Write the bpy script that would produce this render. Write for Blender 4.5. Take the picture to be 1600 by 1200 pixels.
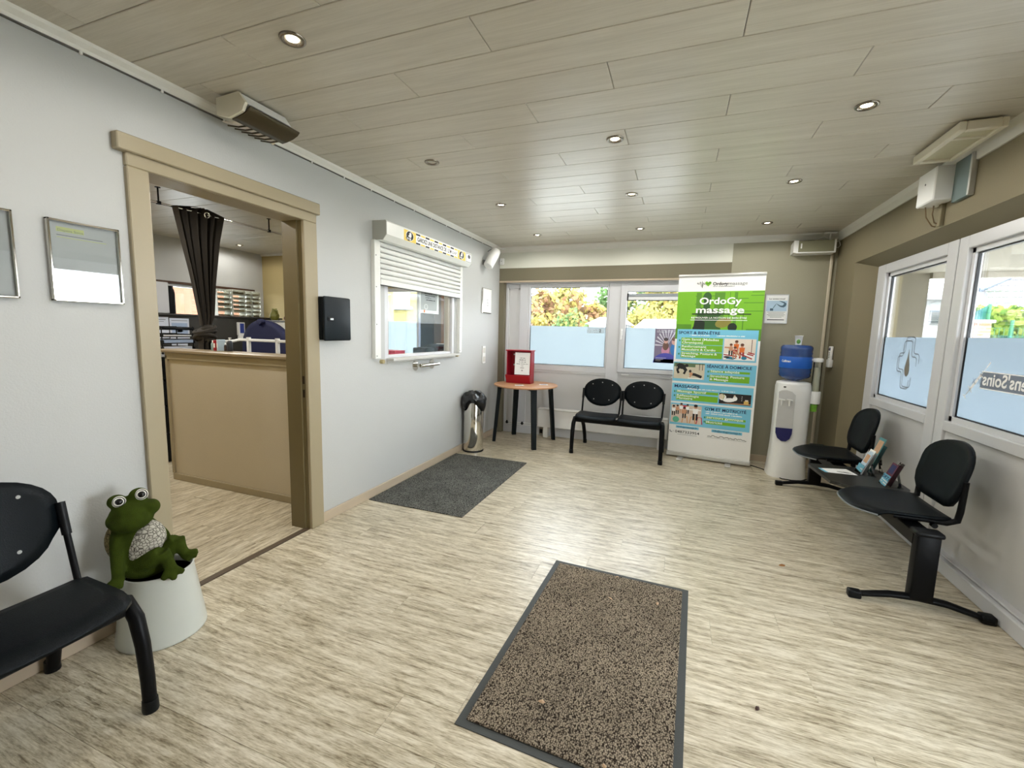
import bpy, bmesh, math, random
from mathutils import Vector, Matrix, Euler
random.seed(11)
for _o in list(bpy.data.objects):
    bpy.data.objects.remove(_o)
sc = bpy.context.scene
COL = sc.collection
PI = math.pi

# ------------------------------------------------------------------ camera, sky, sun, exposure
cd = bpy.data.cameras.new('camera'); cam = bpy.data.objects.new('camera', cd); COL.objects.link(cam)
cd.sensor_width = 36.0; cd.sensor_fit = 'HORIZONTAL'; cd.lens = 36.0 * 685.638 / 1600.0; cd.clip_start = 0.05; cd.clip_end = 400
cam.matrix_world = Matrix(((0.93537541, -0.06572835, 0.34749479, 0), (0.35272005, 0.10192945, -0.93016072, 0),
                           (0.02571798, 0.99261784, 0.11852600, 1.37), (0, 0, 0, 1)))
sc.camera = cam
SKY, SUN, LAMP = 11.0, 2.0, 6.5
w = bpy.data.worlds.new('overcast_sky'); sc.world = w; w.use_nodes = True
nt = w.node_tree; bg = nt.nodes['Background']; bg.inputs[1].default_value = SKY
tc = nt.nodes.new('ShaderNodeTexCoord'); sx = nt.nodes.new('ShaderNodeSeparateXYZ'); rp = nt.nodes.new('ShaderNodeValToRGB')
nt.links.new(tc.outputs['Generated'], sx.inputs[0]); nt.links.new(sx.outputs[2], rp.inputs[0]); nt.links.new(rp.outputs[0], bg.inputs[0])
rp.color_ramp.elements[0].position = 0.0; rp.color_ramp.elements[0].color = (0.93, 0.95, 1.0, 1)
rp.color_ramp.elements[1].position = 0.9; rp.color_ramp.elements[1].color = (0.78, 0.88, 1.0, 1)
sl = bpy.data.lights.new('sun', 'SUN'); so = bpy.data.objects.new('sun', sl); COL.objects.link(so)
sl.energy = SUN; sl.angle = math.radians(8); sl.color = (1.0, 0.95, 0.86)
so.rotation_euler = Vector((-0.12, 0.62, -0.78)).to_track_quat('-Z', 'Y').to_euler()
sc.view_settings.view_transform = 'Standard'
try: sc.view_settings.look = 'None'
except Exception: pass
sc.view_settings.exposure = 0.98; sc.view_settings.gamma = 1.0; sc.view_settings.use_curve_mapping = False
try:
    sc.cycles.use_denoising = True; sc.cycles.max_bounces = 10; sc.cycles.diffuse_bounces = 6; sc.cycles.transparent_max_bounces = 16
    sc.cycles.caustics_reflective = False; sc.cycles.caustics_refractive = False; sc.cycles.sample_clamp_indirect = 6
except Exception: pass

# ------------------------------------------------------------------ materials
def lin(c):
    c = c / 255.0
    return c / 12.92 if c <= 0.04045 else ((c + 0.055) / 1.055) ** 2.4
def rgb(r, g, b): return (lin(r), lin(g), lin(b), 1.0)
MATS = {}
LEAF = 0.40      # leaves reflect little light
def orgb(r, g, b): c = rgb(r, g, b); return (c[0] * .40, c[1] * .40, c[2] * .40, 1.0)   # outdoor colours, darkened so the bright sky does not burn them out
def mat(name, col, rough=0.5, metal=0.0, vary=0.06, scale=8.0, bump=0.0, bscale=120.0, coat=0.0, emit=None, estr=0.0, trans=0.0, alpha=1.0, spec=None, stretch=None):
    """a principled material whose colour and relief come from noise"""
    if name in MATS: return MATS[name]
    m = bpy.data.materials.new(name); m.use_nodes = True; n = m.node_tree.nodes; l = m.node_tree.links
    p = n['Principled BSDF']; p.inputs['Roughness'].default_value = rough; p.inputs['Metallic'].default_value = metal
    if spec is not None: p.inputs['Specular IOR Level'].default_value = spec
    if coat: p.inputs['Coat Weight'].default_value = coat; p.inputs['Coat Roughness'].default_value = 0.1
    t = n.new('ShaderNodeTexCoord'); src = t.outputs['Object']
    if stretch:
        mp = n.new('ShaderNodeMapping'); mp.inputs['Scale'].default_value = stretch; l.new(src, mp.inputs[0]); src = mp.outputs[0]
    nz = n.new('ShaderNodeTexNoise'); nz.inputs['Scale'].default_value = scale; nz.inputs['Detail'].default_value = 4; l.new(src, nz.inputs['Vector'])
    mx = n.new('ShaderNodeMix'); mx.data_type = 'RGBA'; l.new(nz.outputs[0], mx.inputs[0])
    d = [max(0, c * (1 - vary)) for c in col[:3]] + [1]; b = [min(1, c * (1 + vary)) for c in col[:3]] + [1]
    mx.inputs[6].default_value = d; mx.inputs[7].default_value = b; l.new(mx.outputs[2], p.inputs['Base Color'])
    if bump:
        n2 = n.new('ShaderNodeTexNoise'); n2.inputs['Scale'].default_value = bscale; n2.inputs['Detail'].default_value = 3; l.new(src, n2.inputs['Vector'])
        bp = n.new('ShaderNodeBump'); bp.inputs['Strength'].default_value = bump; bp.inputs['Distance'].default_value = 0.004
        l.new(n2.outputs[0], bp.inputs['Height']); l.new(bp.outputs[0], p.inputs['Normal'])
    if emit: p.inputs['Emission Color'].default_value = emit; p.inputs['Emission Strength'].default_value = estr
    if trans: p.inputs['Transmission Weight'].default_value = trans
    p.inputs['Alpha'].default_value = alpha
    MATS[name] = m; return m
def ramp(n, pts):
    r = n.new('ShaderNodeValToRGB'); e = r.color_ramp.elements
    while len(e) < len(pts): e.new(0.5)
    for i, (a, c) in enumerate(pts): e[i].position = a; e[i].color = c
    return r
def plank_mat(name, dark, mid, light, along, fine, rough, bump=0.15, tone=0.1, spec=0.5, contrast=(0.3, 0.5, 0.7)):
    """streaky wood print running along local x, shifted per plank object"""
    m = bpy.data.materials.new(name); m.use_nodes = True; n = m.node_tree.nodes; l = m.node_tree.links; p = n['Principled BSDF']
    p.inputs['Specular IOR Level'].default_value = spec
    t = n.new('ShaderNodeTexCoord'); oi = n.new('ShaderNodeObjectInfo'); ml = n.new('ShaderNodeMath'); ml.operation = 'MULTIPLY'; ml.inputs[1].default_value = 57.0
    l.new(oi.outputs['Random'], ml.inputs[0]); ad = n.new('ShaderNodeVectorMath'); ad.operation = 'ADD'
    l.new(t.outputs['Object'], ad.inputs[0]); l.new(ml.outputs[0], ad.inputs[1])
    def nz(scale, det, rg):
        mp = n.new('ShaderNodeMapping'); mp.inputs['Scale'].default_value = scale; l.new(ad.outputs[0], mp.inputs[0])
        z = n.new('ShaderNodeTexNoise'); z.inputs['Scale'].default_value = 1.0; z.inputs['Detail'].default_value = det; z.inputs['Roughness'].default_value = rg
        l.new(mp.outputs[0], z.inputs['Vector']); return z
    a = nz(along, 5, 0.62); b = nz(fine, 4, 0.7)
    mx = n.new('ShaderNodeMix'); mx.data_type = 'FLOAT'; mx.inputs[0].default_value = 0.45; l.new(a.outputs[0], mx.inputs[2]); l.new(b.outputs[0], mx.inputs[3])
    r = ramp(n, [(contrast[0], dark), (contrast[1], mid), (contrast[2], light)]); l.new(mx.outputs[0], r.inputs[0])
    hv = n.new('ShaderNodeHueSaturation'); mr = n.new('ShaderNodeMapRange'); mr.inputs[3].default_value = 1 - tone; mr.inputs[4].default_value = 1 + tone
    l.new(oi.outputs['Random'], mr.inputs[0]); l.new(mr.outputs[0], hv.inputs['Value']); l.new(r.outputs[0], hv.inputs['Color']); l.new(hv.outputs[0], p.inputs['Base Color'])
    p.inputs['Roughness'].default_value = rough
    bp = n.new('ShaderNodeBump'); bp.inputs['Strength'].default_value = bump; bp.inputs['Distance'].default_value = 0.002
    l.new(mx.outputs[0], bp.inputs['Height']); l.new(bp.outputs[0], p.inputs['Normal'])
    MATS[name] = m; return m
def glass_mat(name, tint, refl=0.08, shade=0.0):
    m = bpy.data.materials.new(name); m.use_nodes = True; n = m.node_tree.nodes; l = m.node_tree.links; n.remove(n['Principled BSDF'])
    tr = n.new('ShaderNodeBsdfTransparent'); tr.inputs[0].default_value = tint; gl = n.new('ShaderNodeBsdfGlossy'); gl.inputs['Roughness'].default_value = 0.02
    lw = n.new('ShaderNodeLayerWeight'); lw.inputs[0].default_value = 0.25
    mr = n.new('ShaderNodeMapRange'); mr.inputs[3].default_value = refl * 0.5; mr.inputs[4].default_value = min(1, refl * 7); l.new(lw.outputs['Fresnel'], mr.inputs[0])
    ms = n.new('ShaderNodeMixShader'); l.new(mr.outputs[0], ms.inputs[0]); l.new(tr.outputs[0], ms.inputs[1]); l.new(gl.outputs[0], ms.inputs[2])
    l.new(ms.outputs[0], n['Material Output'].inputs[0]); MATS[name] = m; return m
def film_mat(name, col, tl=0.75, clear=0.0):
    m = bpy.data.materials.new(name); m.use_nodes = True; n = m.node_tree.nodes; l = m.node_tree.links; n.remove(n['Principled BSDF'])
    t = n.new('ShaderNodeTexCoord'); z = n.new('ShaderNodeTexNoise'); z.inputs['Scale'].default_value = 3.0; l.new(t.outputs['Object'], z.inputs['Vector'])
    mx = n.new('ShaderNodeMix'); mx.data_type = 'RGBA'; l.new(z.outputs[0], mx.inputs[0])
    mx.inputs[6].default_value = [c * 0.96 for c in col[:3]] + [1]; mx.inputs[7].default_value = col
    a = n.new('ShaderNodeBsdfTranslucent'); b = n.new('ShaderNodeBsdfDiffuse'); l.new(mx.outputs[2], a.inputs[0]); l.new(mx.outputs[2], b.inputs[0])
    s = n.new('ShaderNodeMixShader'); s.inputs[0].default_value = tl; l.new(b.outputs[0], s.inputs[1]); l.new(a.outputs[0], s.inputs[2])
    tr = n.new('ShaderNodeBsdfTransparent'); s2 = n.new('ShaderNodeMixShader'); s2.inputs[0].default_value = clear; l.new(s.outputs[0], s2.inputs[1]); l.new(tr.outputs[0], s2.inputs[2])
    l.new(s2.outputs[0], n['Material Output'].inputs[0]); MATS[name] = m; return m
def brick_mat(name, c1, c2, mortar, scale, rough=0.9, rot=(0, 0, 0), bw=0.22, bh=0.065):
    m = bpy.data.materials.new(name); m.use_nodes = True; n = m.node_tree.nodes; l = m.node_tree.links; p = n['Principled BSDF']; p.inputs['Roughness'].default_value = rough
    t = n.new('ShaderNodeTexCoord'); mp = n.new('ShaderNodeMapping'); mp.inputs['Rotation'].default_value = rot; l.new(t.outputs['Object'], mp.inputs[0])
    b = n.new('ShaderNodeTexBrick'); b.inputs['Scale'].default_value = scale; b.inputs['Color1'].default_value = c1; b.inputs['Color2'].default_value = c2; b.inputs['Mortar'].default_value = mortar
    b.inputs['Mortar Size'].default_value = 0.008; b.inputs['Brick Width'].default_value = bw; b.inputs['Row Height'].default_value = bh
    l.new(mp.outputs[0], b.inputs['Vector']); l.new(b.outputs[0], p.inputs['Base Color'])
    bp = n.new('ShaderNodeBump'); bp.inputs['Strength'].default_value = 0.4; bp.invert = True; l.new(b.outputs['Fac'], bp.inputs['Height']); l.new(bp.outputs[0], p.inputs['Normal'])
    MATS[name] = m; return m
def loop_mat(name, dark, light, sx, sy, rough=0.95, bump=1.0):
    """carpet loops: stretched cells, dark between"""
    m = bpy.data.materials.new(name); m.use_nodes = True; n = m.node_tree.nodes; l = m.node_tree.links; p = n['Principled BSDF']; p.inputs['Roughness'].default_value = rough
    p.inputs['Specular IOR Level'].default_value = 0.1
    t = n.new('ShaderNodeTexCoord'); mp = n.new('ShaderNodeMapping'); mp.inputs['Scale'].default_value = (sx, sy, 1); l.new(t.outputs['Object'], mp.inputs[0])
    v = n.new('ShaderNodeTexVoronoi'); v.inputs['Scale'].default_value = 1; v.inputs['Randomness'].default_value = 0.75; l.new(mp.outputs[0], v.inputs['Vector'])
    r = ramp(n, [(0.18, light), (0.48, [0.5 * (a + b) for a, b in zip(dark, light)]), (0.72, dark)]); l.new(v.outputs['Distance'], r.inputs[0])
    z = n.new('ShaderNodeTexNoise'); z.inputs['Scale'].default_value = 5; z.inputs['Detail'].default_value = 6; l.new(t.outputs['Object'], z.inputs['Vector'])
    hv = n.new('ShaderNodeHueSaturation'); mr = n.new('ShaderNodeMapRange'); mr.inputs[1].default_value = 0.3; mr.inputs[2].default_value = 0.7; mr.inputs[3].default_value = 0.8; mr.inputs[4].default_value = 1.2
    l.new(z.outputs[0], mr.inputs[0]); l.new(mr.outputs[0], hv.inputs['Value']); l.new(r.outputs[0], hv.inputs['Color']); l.new(hv.outputs[0], p.inputs['Base Color'])
    bp = n.new('ShaderNodeBump'); bp.invert = True; bp.inputs['Strength'].default_value = bump; bp.inputs['Distance'].default_value = 0.003; l.new(v.outputs['Distance'], bp.inputs['Height']); l.new(bp.outputs[0], p.inputs['Normal'])
    MATS[name] = m; return m
def crack_mat(name, stone, crack):
    m = bpy.data.materials.new(name); m.use_nodes = True; n = m.node_tree.nodes; l = m.node_tree.links; p = n['Principled BSDF']; p.inputs['Roughness'].default_value = 0.9
    t = n.new('ShaderNodeTexCoord'); v = n.new('ShaderNodeTexVoronoi'); v.feature = 'DISTANCE_TO_EDGE'; v.inputs['Scale'].default_value = 75; l.new(t.outputs['Object'], v.inputs['Vector'])
    z = n.new('ShaderNodeTexNoise'); z.inputs['Scale'].default_value = 40; l.new(t.outputs['Object'], z.inputs['Vector'])
    ad = n.new('ShaderNodeMath'); ad.operation = 'MULTIPLY'; l.new(v.outputs[0], ad.inputs[0]); l.new(z.outputs[0], ad.inputs[1])
    r = ramp(n, [(0.01, crack), (0.05, stone), (0.25, [min(1, c * 1.2) for c in stone[:3]] + [1])]); l.new(ad.outputs[0], r.inputs[0]); l.new(r.outputs[0], p.inputs['Base Color'])
    bp = n.new('ShaderNodeBump'); bp.inputs['Strength'].default_value = 0.8; bp.inputs['Distance'].default_value = 0.004; l.new(ad.outputs[0], bp.inputs['Height']); l.new(bp.outputs[0], p.inputs['Normal'])
    MATS[name] = m; return m
def leaf_mat(name, c1, c2, c3):
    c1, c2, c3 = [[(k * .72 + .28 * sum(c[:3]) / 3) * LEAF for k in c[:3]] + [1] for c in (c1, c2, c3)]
    m = bpy.data.materials.new(name); m.use_nodes = True; n = m.node_tree.nodes; l = m.node_tree.links; n.remove(n['Principled BSDF'])
    t = n.new('ShaderNodeTexCoord'); z = n.new('ShaderNodeTexNoise'); z.inputs['Scale'].default_value = 1.6; z.inputs['Detail'].default_value = 6; l.new(t.outputs['Object'], z.inputs['Vector'])
    r = ramp(n, [(0.36, c1), (0.5, c2), (0.64, c3)]); l.new(z.outputs[0], r.inputs[0])
    a = n.new('ShaderNodeBsdfTranslucent'); b = n.new('ShaderNodeBsdfDiffuse'); l.new(r.outputs[0], a.inputs[0]); l.new(r.outputs[0], b.inputs[0])
    s = n.new('ShaderNodeMixShader'); s.inputs[0].default_value = 0.4; l.new(b.outputs[0], s.inputs[1]); l.new(a.outputs[0], s.inputs[2]); l.new(s.outputs[0], n['Material Output'].inputs[0])
    MATS[name] = m; return m

M_WALL = mat('white_paint', rgb(186, 187, 185), 0.75, vary=0.03, scale=2, bump=0.25, bscale=140)
M_STRIP = mat('offwhite_paint', rgb(214, 214, 202), 0.75, vary=0.03, scale=2, bump=0.2, bscale=140)
M_GREIGE = mat('greige_wall', rgb(158, 154, 134), 0.75, vary=0.04, scale=2, bump=0.3, bscale=140)  # right stretch of the back wall, darker than the off-white strip
M_TAUPE = mat('taupe_paint', rgb(122, 113, 88), 0.75, vary=0.04, scale=2, bump=0.25, bscale=140)
M_BAND = mat('taupe_band_paint', rgb(118, 112, 92), 0.75, vary=0.04, scale=2, bump=0.2, bscale=140)
M_CASING = mat('beige_gloss_paint', rgb(158, 146, 120), 0.38, vary=0.04, scale=5)
M_JAMB = mat('dull_brass_paint', rgb(108, 96, 66), 0.45, vary=0.06, scale=5)
M_BASE = mat('beige_skirting', rgb(186, 170, 148), 0.5, vary=0.05, scale=6)
M_COVE = mat('cove_white', rgb(222, 220, 212), 0.5, vary=0.03)
M_PVC = mat('white_plastic_profile', rgb(208, 209, 212), 0.3, vary=0.02, scale=3)
M_PVCP = mat('white_plastic_panel', rgb(204, 204, 204), 0.35, vary=0.03, scale=3)
M_GASKET = mat('black_gasket', rgb(28, 30, 34), 0.5)
M_CEIL = plank_mat('ceiling_plank_print', rgb(180, 173, 158), rgb(193, 186, 171), rgb(204, 198, 184), (1.6, 24, 1), (5, 150, 1), 0.34, 0.12, 0.03, 0.5, (0.32, 0.5, 0.68))
M_SLAB = mat('dark_void', rgb(60, 52, 42), 0.9)
M_FLOOR = plank_mat('floor_plank_print', rgb(112, 98, 74), rgb(192, 181, 156), rgb(226, 218, 199), (5, 42, 1), (24, 190, 1), 0.33, 0.10, 0.05, 0.5, (0.35, 0.48, 0.60))
M_GLASS = glass_mat('clear_glass', (0.97, 0.985, 0.98, 1), 0.07)
M_PICGLASS = glass_mat('picture_glass', (0.97, 0.98, 0.98, 1), 0.10)
M_HATCH = glass_mat('hatch_glass', (0.97, 0.985, 0.98, 1), 0.02)
M_FILM = film_mat('frosted_film', (0.345, 0.375, 0.385, 1), 0.85, 0.03)
M_FILM2 = film_mat('frosted_film_shaded', (0.34, 0.38, 0.41, 1), 0.85, 0.03)
M_BLACK = mat('black_plastic', rgb(15, 17, 19), 0.42, vary=0.1, bump=0.15, bscale=300, spec=.2)
M_SEAT = mat('navy_black_shell', rgb(9, 15, 19), 0.42, vary=0.1, bump=0.25, bscale=350, spec=.14)
M_STEELB = mat('black_powder_coat', rgb(9, 10, 12), 0.42, vary=0.1, spec=.14)
M_CHROME = mat('polished_steel', rgb(225, 222, 214), 0.08, 1.0, vary=0.02)
M_BRUSH = mat('brushed_steel', rgb(190, 190, 190), 0.3, 1.0, vary=0.03)
M_WHITE = mat('white_enamel', rgb(236, 236, 234), 0.3, vary=0.02)
M_PAPER = mat('paper', rgb(238, 238, 235), 0.8, vary=0.02)
M_INK = mat('black_ink', rgb(28, 28, 30), 0.7)
M_GREYINK = mat('grey_ink', rgb(120, 122, 124), 0.7)
M_RED = mat('red_enamel', rgb(158, 16, 36), 0.3, vary=0.06)
M_RUBBER = mat('rubber_edge', rgb(58, 62, 62), 0.6, vary=0.08, bump=0.2, bscale=200)
M_FOAM = mat('aluminium_trim', rgb(205, 205, 203), 0.35, 0.8)
M_YELLOW = mat('sticker_yellow', rgb(236, 205, 88), 0.5)
M_NAVY = mat('navy_ink', rgb(22, 38, 88), 0.6)
M_CREAM = mat('pale_ink', rgb(248, 248, 246), 0.6)
M_SKYB = mat('sky_blue_print', rgb(120, 196, 224), 0.45, vary=0.02)
M_LIME = mat('lime_green_print', rgb(118, 182, 32), 0.45, vary=0.05)
M_DGREEN = mat('dark_green_print', rgb(46, 88, 36), 0.5, vary=0.15)
M_SKIN = mat('tan_print', rgb(204, 150, 116), 0.6)
M_ORANGE = mat('orange_print', rgb(222, 112, 40), 0.6)

# ------------------------------------------------------------------ mesh builder
class MB:
    def __init__(s): s.v = []; s.f = []; s.mi = []; s.sm = []
    def add(s, vs, fs, mi=0, M=None, smooth=False):
        o = len(s.v)
        for v in vs:
            v = Vector(v); s.v.append(M @ v if M is not None else v)
        for f in fs: s.f.append([o + i for i in f]); s.mi.append(mi); s.sm.append(smooth)
        return s
    def box(s, x0, x1, y0, y1, z0, z1, mi=0, M=None):
        vs = [(x, y, z) for z in (z0, z1) for y in (y0, y1) for x in (x0, x1)]
        return s.add(vs, [(0, 2, 3, 1), (4, 5, 7, 6), (0, 1, 5, 4), (2, 6, 7, 3), (0, 4, 6, 2), (1, 3, 7, 5)], mi, M)
    def rbox(s, x0, x1, y0, y1, z0, z1, r=0.004, mi=0, M=None, seg=1):
        bm = bmesh.new(); bmesh.ops.create_cube(bm, size=1.0)
        for v in bm.verts: v.co = Vector(((x0 + x1) / 2 + v.co.x * (x1 - x0), (y0 + y1) / 2 + v.co.y * (y1 - y0), (z0 + z1) / 2 + v.co.z * (z1 - z0)))
        bmesh.ops.bevel(bm, geom=list(bm.edges), offset=min(r, 0.45 * min(x1 - x0, y1 - y0, z1 - z0)), segments=seg, affect='EDGES', profile=0.5)
        bm.verts.index_update()
        s.add([v.co.copy() for v in bm.verts], [[v.index for v in f.verts] for f in bm.faces], mi, M, seg > 1); bm.free(); return s
    def cyl(s, p0, p1, r0, r1=None, n=16, mi=0, caps=True, M=None):
        return s.tube([p0, p1], [r0, r0 if r1 is None else r1], n, mi, caps, M)
    def tube(s, pts, r, n=10, mi=0, caps=True, M=None, flat=1.0, closed=False):
        pts = [Vector(p) for p in pts]; k = len(pts); rs = r if isinstance(r, (list, tuple)) else [r] * k
        vs = []; up = None
        for i in range(k):
            t = (pts[(i + 1) % k] - pts[i - 1]) if closed else (pts[min(i + 1, k - 1)] - pts[max(i - 1, 0)])
            t.normalize()
            if up is None:
                up = Vector((0, 0, 1)) if abs(t.z) < 0.9 else Vector((0, 1, 0))
            a = t.cross(up)
            if a.length < 1e-5: a = t.cross(Vector((1, 0, 0)))
            a.normalize(); up = a.cross(t).normalized()
            for j in range(n):
                q = 2 * PI * j / n; vs.append(pts[i] + (a * math.cos(q) + up * math.sin(q) * flat) * rs[i])
        fs = []
        for i in range(k if closed else k - 1):
            for j in range(n):
                i2 = (i + 1) % k
                fs.append((i * n + j, i * n + (j + 1) % n, i2 * n + (j + 1) % n, i2 * n + j))
        s.add(vs, fs, mi, M, True)
        if caps and not closed:
            s.add(vs[:n], [tuple(range(n))[::-1]], mi, M); s.add(vs[-n:], [tuple(range(n))], mi, M)
        return s
    def lathe(s, prof, c=(0, 0, 0), n=32, mi=0, M=None, smooth=True):
        vs = []; fs = []; k = len(prof)
        for (r, z) in prof:
            for j in range(n):
                q = 2 * PI * j / n; vs.append((c[0] + r * math.cos(q), c[1] + r * math.sin(q), c[2] + z))
        for i in range(k - 1):
            for j in range(n): fs.append((i * n + j, i * n + (j + 1) % n, (i + 1) * n + (j + 1) % n, (i + 1) * n + j))
        s.add(vs, fs, mi, M, smooth)
        if prof[0][0] > 1e-4: s.add(vs[:n], [tuple(range(n))[::-1]], mi, M)
        if prof[-1][0] > 1e-4: s.add(vs[-n:], [tuple(range(n))], mi, M)
        return s
    def prism(s, poly, h0, h1, mi=0, M=None, axis='z', smooth=False):
        """extrude a polygon: axis z -> (x,y), y -> (x,z), x -> (y,z)"""
        def P(a, b, h): return (a, b, h) if axis == 'z' else ((a, h, b) if axis == 'y' else (h, a, b))
        k = len(poly); vs = [P(a, b, h0) for a, b in poly] + [P(a, b, h1) for a, b in poly]
        s.add(vs, [tuple(range(k))[::-1], tuple(range(k, 2 * k))], mi, M)
        return s.add(vs, [(i, (i + 1) % k, k + (i + 1) % k, k + i) for i in range(k)], mi, M, smooth)
    def ell(s, c, r, n=16, m=10, mi=0, M=None):
        vs = []; fs = []
        for i in range(m + 1):
            a = PI * i / m
            for j in range(n):
                b = 2 * PI * j / n; vs.append((c[0] + r[0] * math.sin(a) * math.cos(b), c[1] + r[1] * math.sin(a) * math.sin(b), c[2] + r[2] * math.cos(a)))
        for i in range(m):
            for j in range(n): fs.append((i * n + j, (i + 1) * n + j, (i + 1) * n + (j + 1) % n, i * n + (j + 1) % n))
        return s.add(vs, fs, mi, M, True)
    def grid(s, fn, nu, nv, mi=0, M=None, smooth=True):
        vs = [fn(i / nu, j / nv) for j in range(nv + 1) for i in range(nu + 1)]
        fs = [(j * (nu + 1) + i, j * (nu + 1) + i + 1, (j + 1) * (nu + 1) + i + 1, (j + 1) * (nu + 1) + i) for j in range(nv) for i in range(nu)]
        return s.add(vs, fs, mi, M, smooth)
    def text(s, t, u, v, size, M, mi=0, bold=0.0, align='LEFT', sx=1.0, h=0.0, width=None):
        vs, fs = text_poly(t, bold, align)
        if width:
            xs = [p[0] for p in vs]; sx = width / (size * (max(xs) - min(xs)))
        s.add([(u + p[0] * size * sx, v + p[1] * size, h) for p in vs], fs, mi, M); return s
TCACHE = {}
def text_poly(t, bold, align):
    key = (t, bold, align)
    if key not in TCACHE:
        cu = bpy.data.curves.new('lettering_curve', 'FONT'); cu.body = t; cu.size = 1.0; cu.offset = bold; cu.align_x = align; cu.resolution_u = 3
        o = bpy.data.objects.new('lettering_tmp', cu); COL.objects.link(o); bpy.context.view_layer.update()
        me = bpy.data.meshes.new_from_object(o.evaluated_get(bpy.context.evaluated_depsgraph_get()))
        TCACHE[key] = ([(v.co.x, v.co.y) for v in me.vertices], [list(p.vertices) for p in me.polygons])
        bpy.data.objects.remove(o); bpy.data.curves.remove(cu); bpy.data.meshes.remove(me)
    return TCACHE[key]
def frame_of(O, U, V):
    U = Vector(U).normalized(); V = Vector(V).normalized(); N = U.cross(V); O = Vector(O)
    return Matrix(((U.x, V.x, N.x, O.x), (U.y, V.y, N.y, O.y), (U.z, V.z, N.z, O.z), (0, 0, 0, 1)))
def base_of(o):
    p = Vector((0, 0, 0))
    while o is not None: p += o.location; o = o.parent
    return p
def ob(name, mb, mats, parent=None, local=False, origin=None):
    """link ONE mesh object; world coordinates are shifted to its (unrotated) parent unless local"""
    if not isinstance(mats, (list, tuple)): mats = [mats]
    me = bpy.data.meshes.new(name); sh = Vector((0, 0, 0)) if (local or parent is None) else base_of(parent)
    if origin is not None: sh = sh + Vector(origin) if local else Vector(origin)
    me.from_pydata([v - sh for v in mb.v], [], mb.f)
    for m in mats: me.materials.append(m)
    me.polygons.foreach_set('material_index', mb.mi); me.polygons.foreach_set('use_smooth', mb.sm); me.update()
    o = bpy.data.objects.new(name, me); COL.objects.link(o)
    if parent is not None: o.parent = parent
    if origin is not None: o.location = Vector(origin) - (base_of(parent) if (parent is not None and not local) else Vector((0, 0, 0)))
    return o
def tag(o, label=None, cat=None, group=None, kind=None):
    if label: o['label'] = label
    if cat: o['category'] = cat
    if group: o['group'] = group
    if kind: o['kind'] = kind
    return o
def empty(name, loc, rz=0.0):
    e = bpy.data.objects.new(name, None); COL.objects.link(e); e.location = loc; e.rotation_euler = (0, 0, rz); e.empty_display_size = 0.1; return e
def thing(name, loc, label, cat, group=None, rz=0.0): return tag(empty(name, loc, rz), label, cat, group)
def single(name, mb, mats, label, cat, group=None, origin=None): return tag(ob(name, mb, mats, None, False, origin), label, cat, group)
def struct(name, mb, mats, parent=None): 
    o = ob(name, mb, mats, parent)
    if parent is None: o['kind'] = 'structure'
    return o
def copy_tree(o, parent=None):
    c = o.copy(); COL.objects.link(c); c.parent = parent
    for ch in [x for x in KIDS.get(o.name, [])]: copy_tree(ch, c)
    return c
KIDS = {}
def index_kids(root):
    KIDS[root.name] = list(root.children)
    for c in root.children: index_kids(c)

# ------------------------------------------------------------------ dimensions (metres)
XL, XR, YB, YF, ZC = -2.26, 1.47, 5.476, -1.6, 2.452
XO = -2.39      # office side of the left wall
XF = -6.13      # far wall of the office
YW = 5.55       # face of the back window frames

# ================================================================== SETTING
# ---- floor: slab, planks, threshold
mb = MB(); mb.box(-6.4, 1.9, YF - .2, 5.7, -0.15, -0.006)
floor = struct('floor', mb, M_SLAB)
mb = MB(); mb.box(XL, 1.6, YF, 0.35, -0.006, 0.0); fl2 = ob('front_strip', mb, M_FLOOR, floor)
PC = {}
def plank_mesh(kind, L, W, H, ch, m, down):
    key = (kind, round(L, 2), round(W, 3))
    if key in PC: return PC[key]
    b = MB(); a, c = L / 2, W / 2; zi, zo = (-H, 0.0) if down else (0.0, -H)
    # outer rim at mid height, inner face inset by the chamfer
    zm = zi + ch if down else zi - ch
    vs = [(-a, -c, zo), (a, -c, zo), (a, c, zo), (-a, c, zo), (-a, -c, zm), (a, -c, zm), (a, c, zm), (-a, c, zm),
          (-a + ch, -c + ch, zi), (a - ch, -c + ch, zi), (a - ch, c - ch, zi), (-a + ch, c - ch, zi)]
    fs = [(i, (i + 1) % 4, 4 + (i + 1) % 4, 4 + i) for i in range(4)] + [(4 + i, 4 + (i + 1) % 4, 8 + (i + 1) % 4, 8 + i) for i in range(4)] + [(8, 9, 10, 11)]
    if down: fs = [f[::-1] for f in fs]
    me = bpy.data.meshes.new('plank'); me.from_pydata(vs, [], fs); me.materials.append(m); me.update(); PC[key] = me; return me
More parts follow.
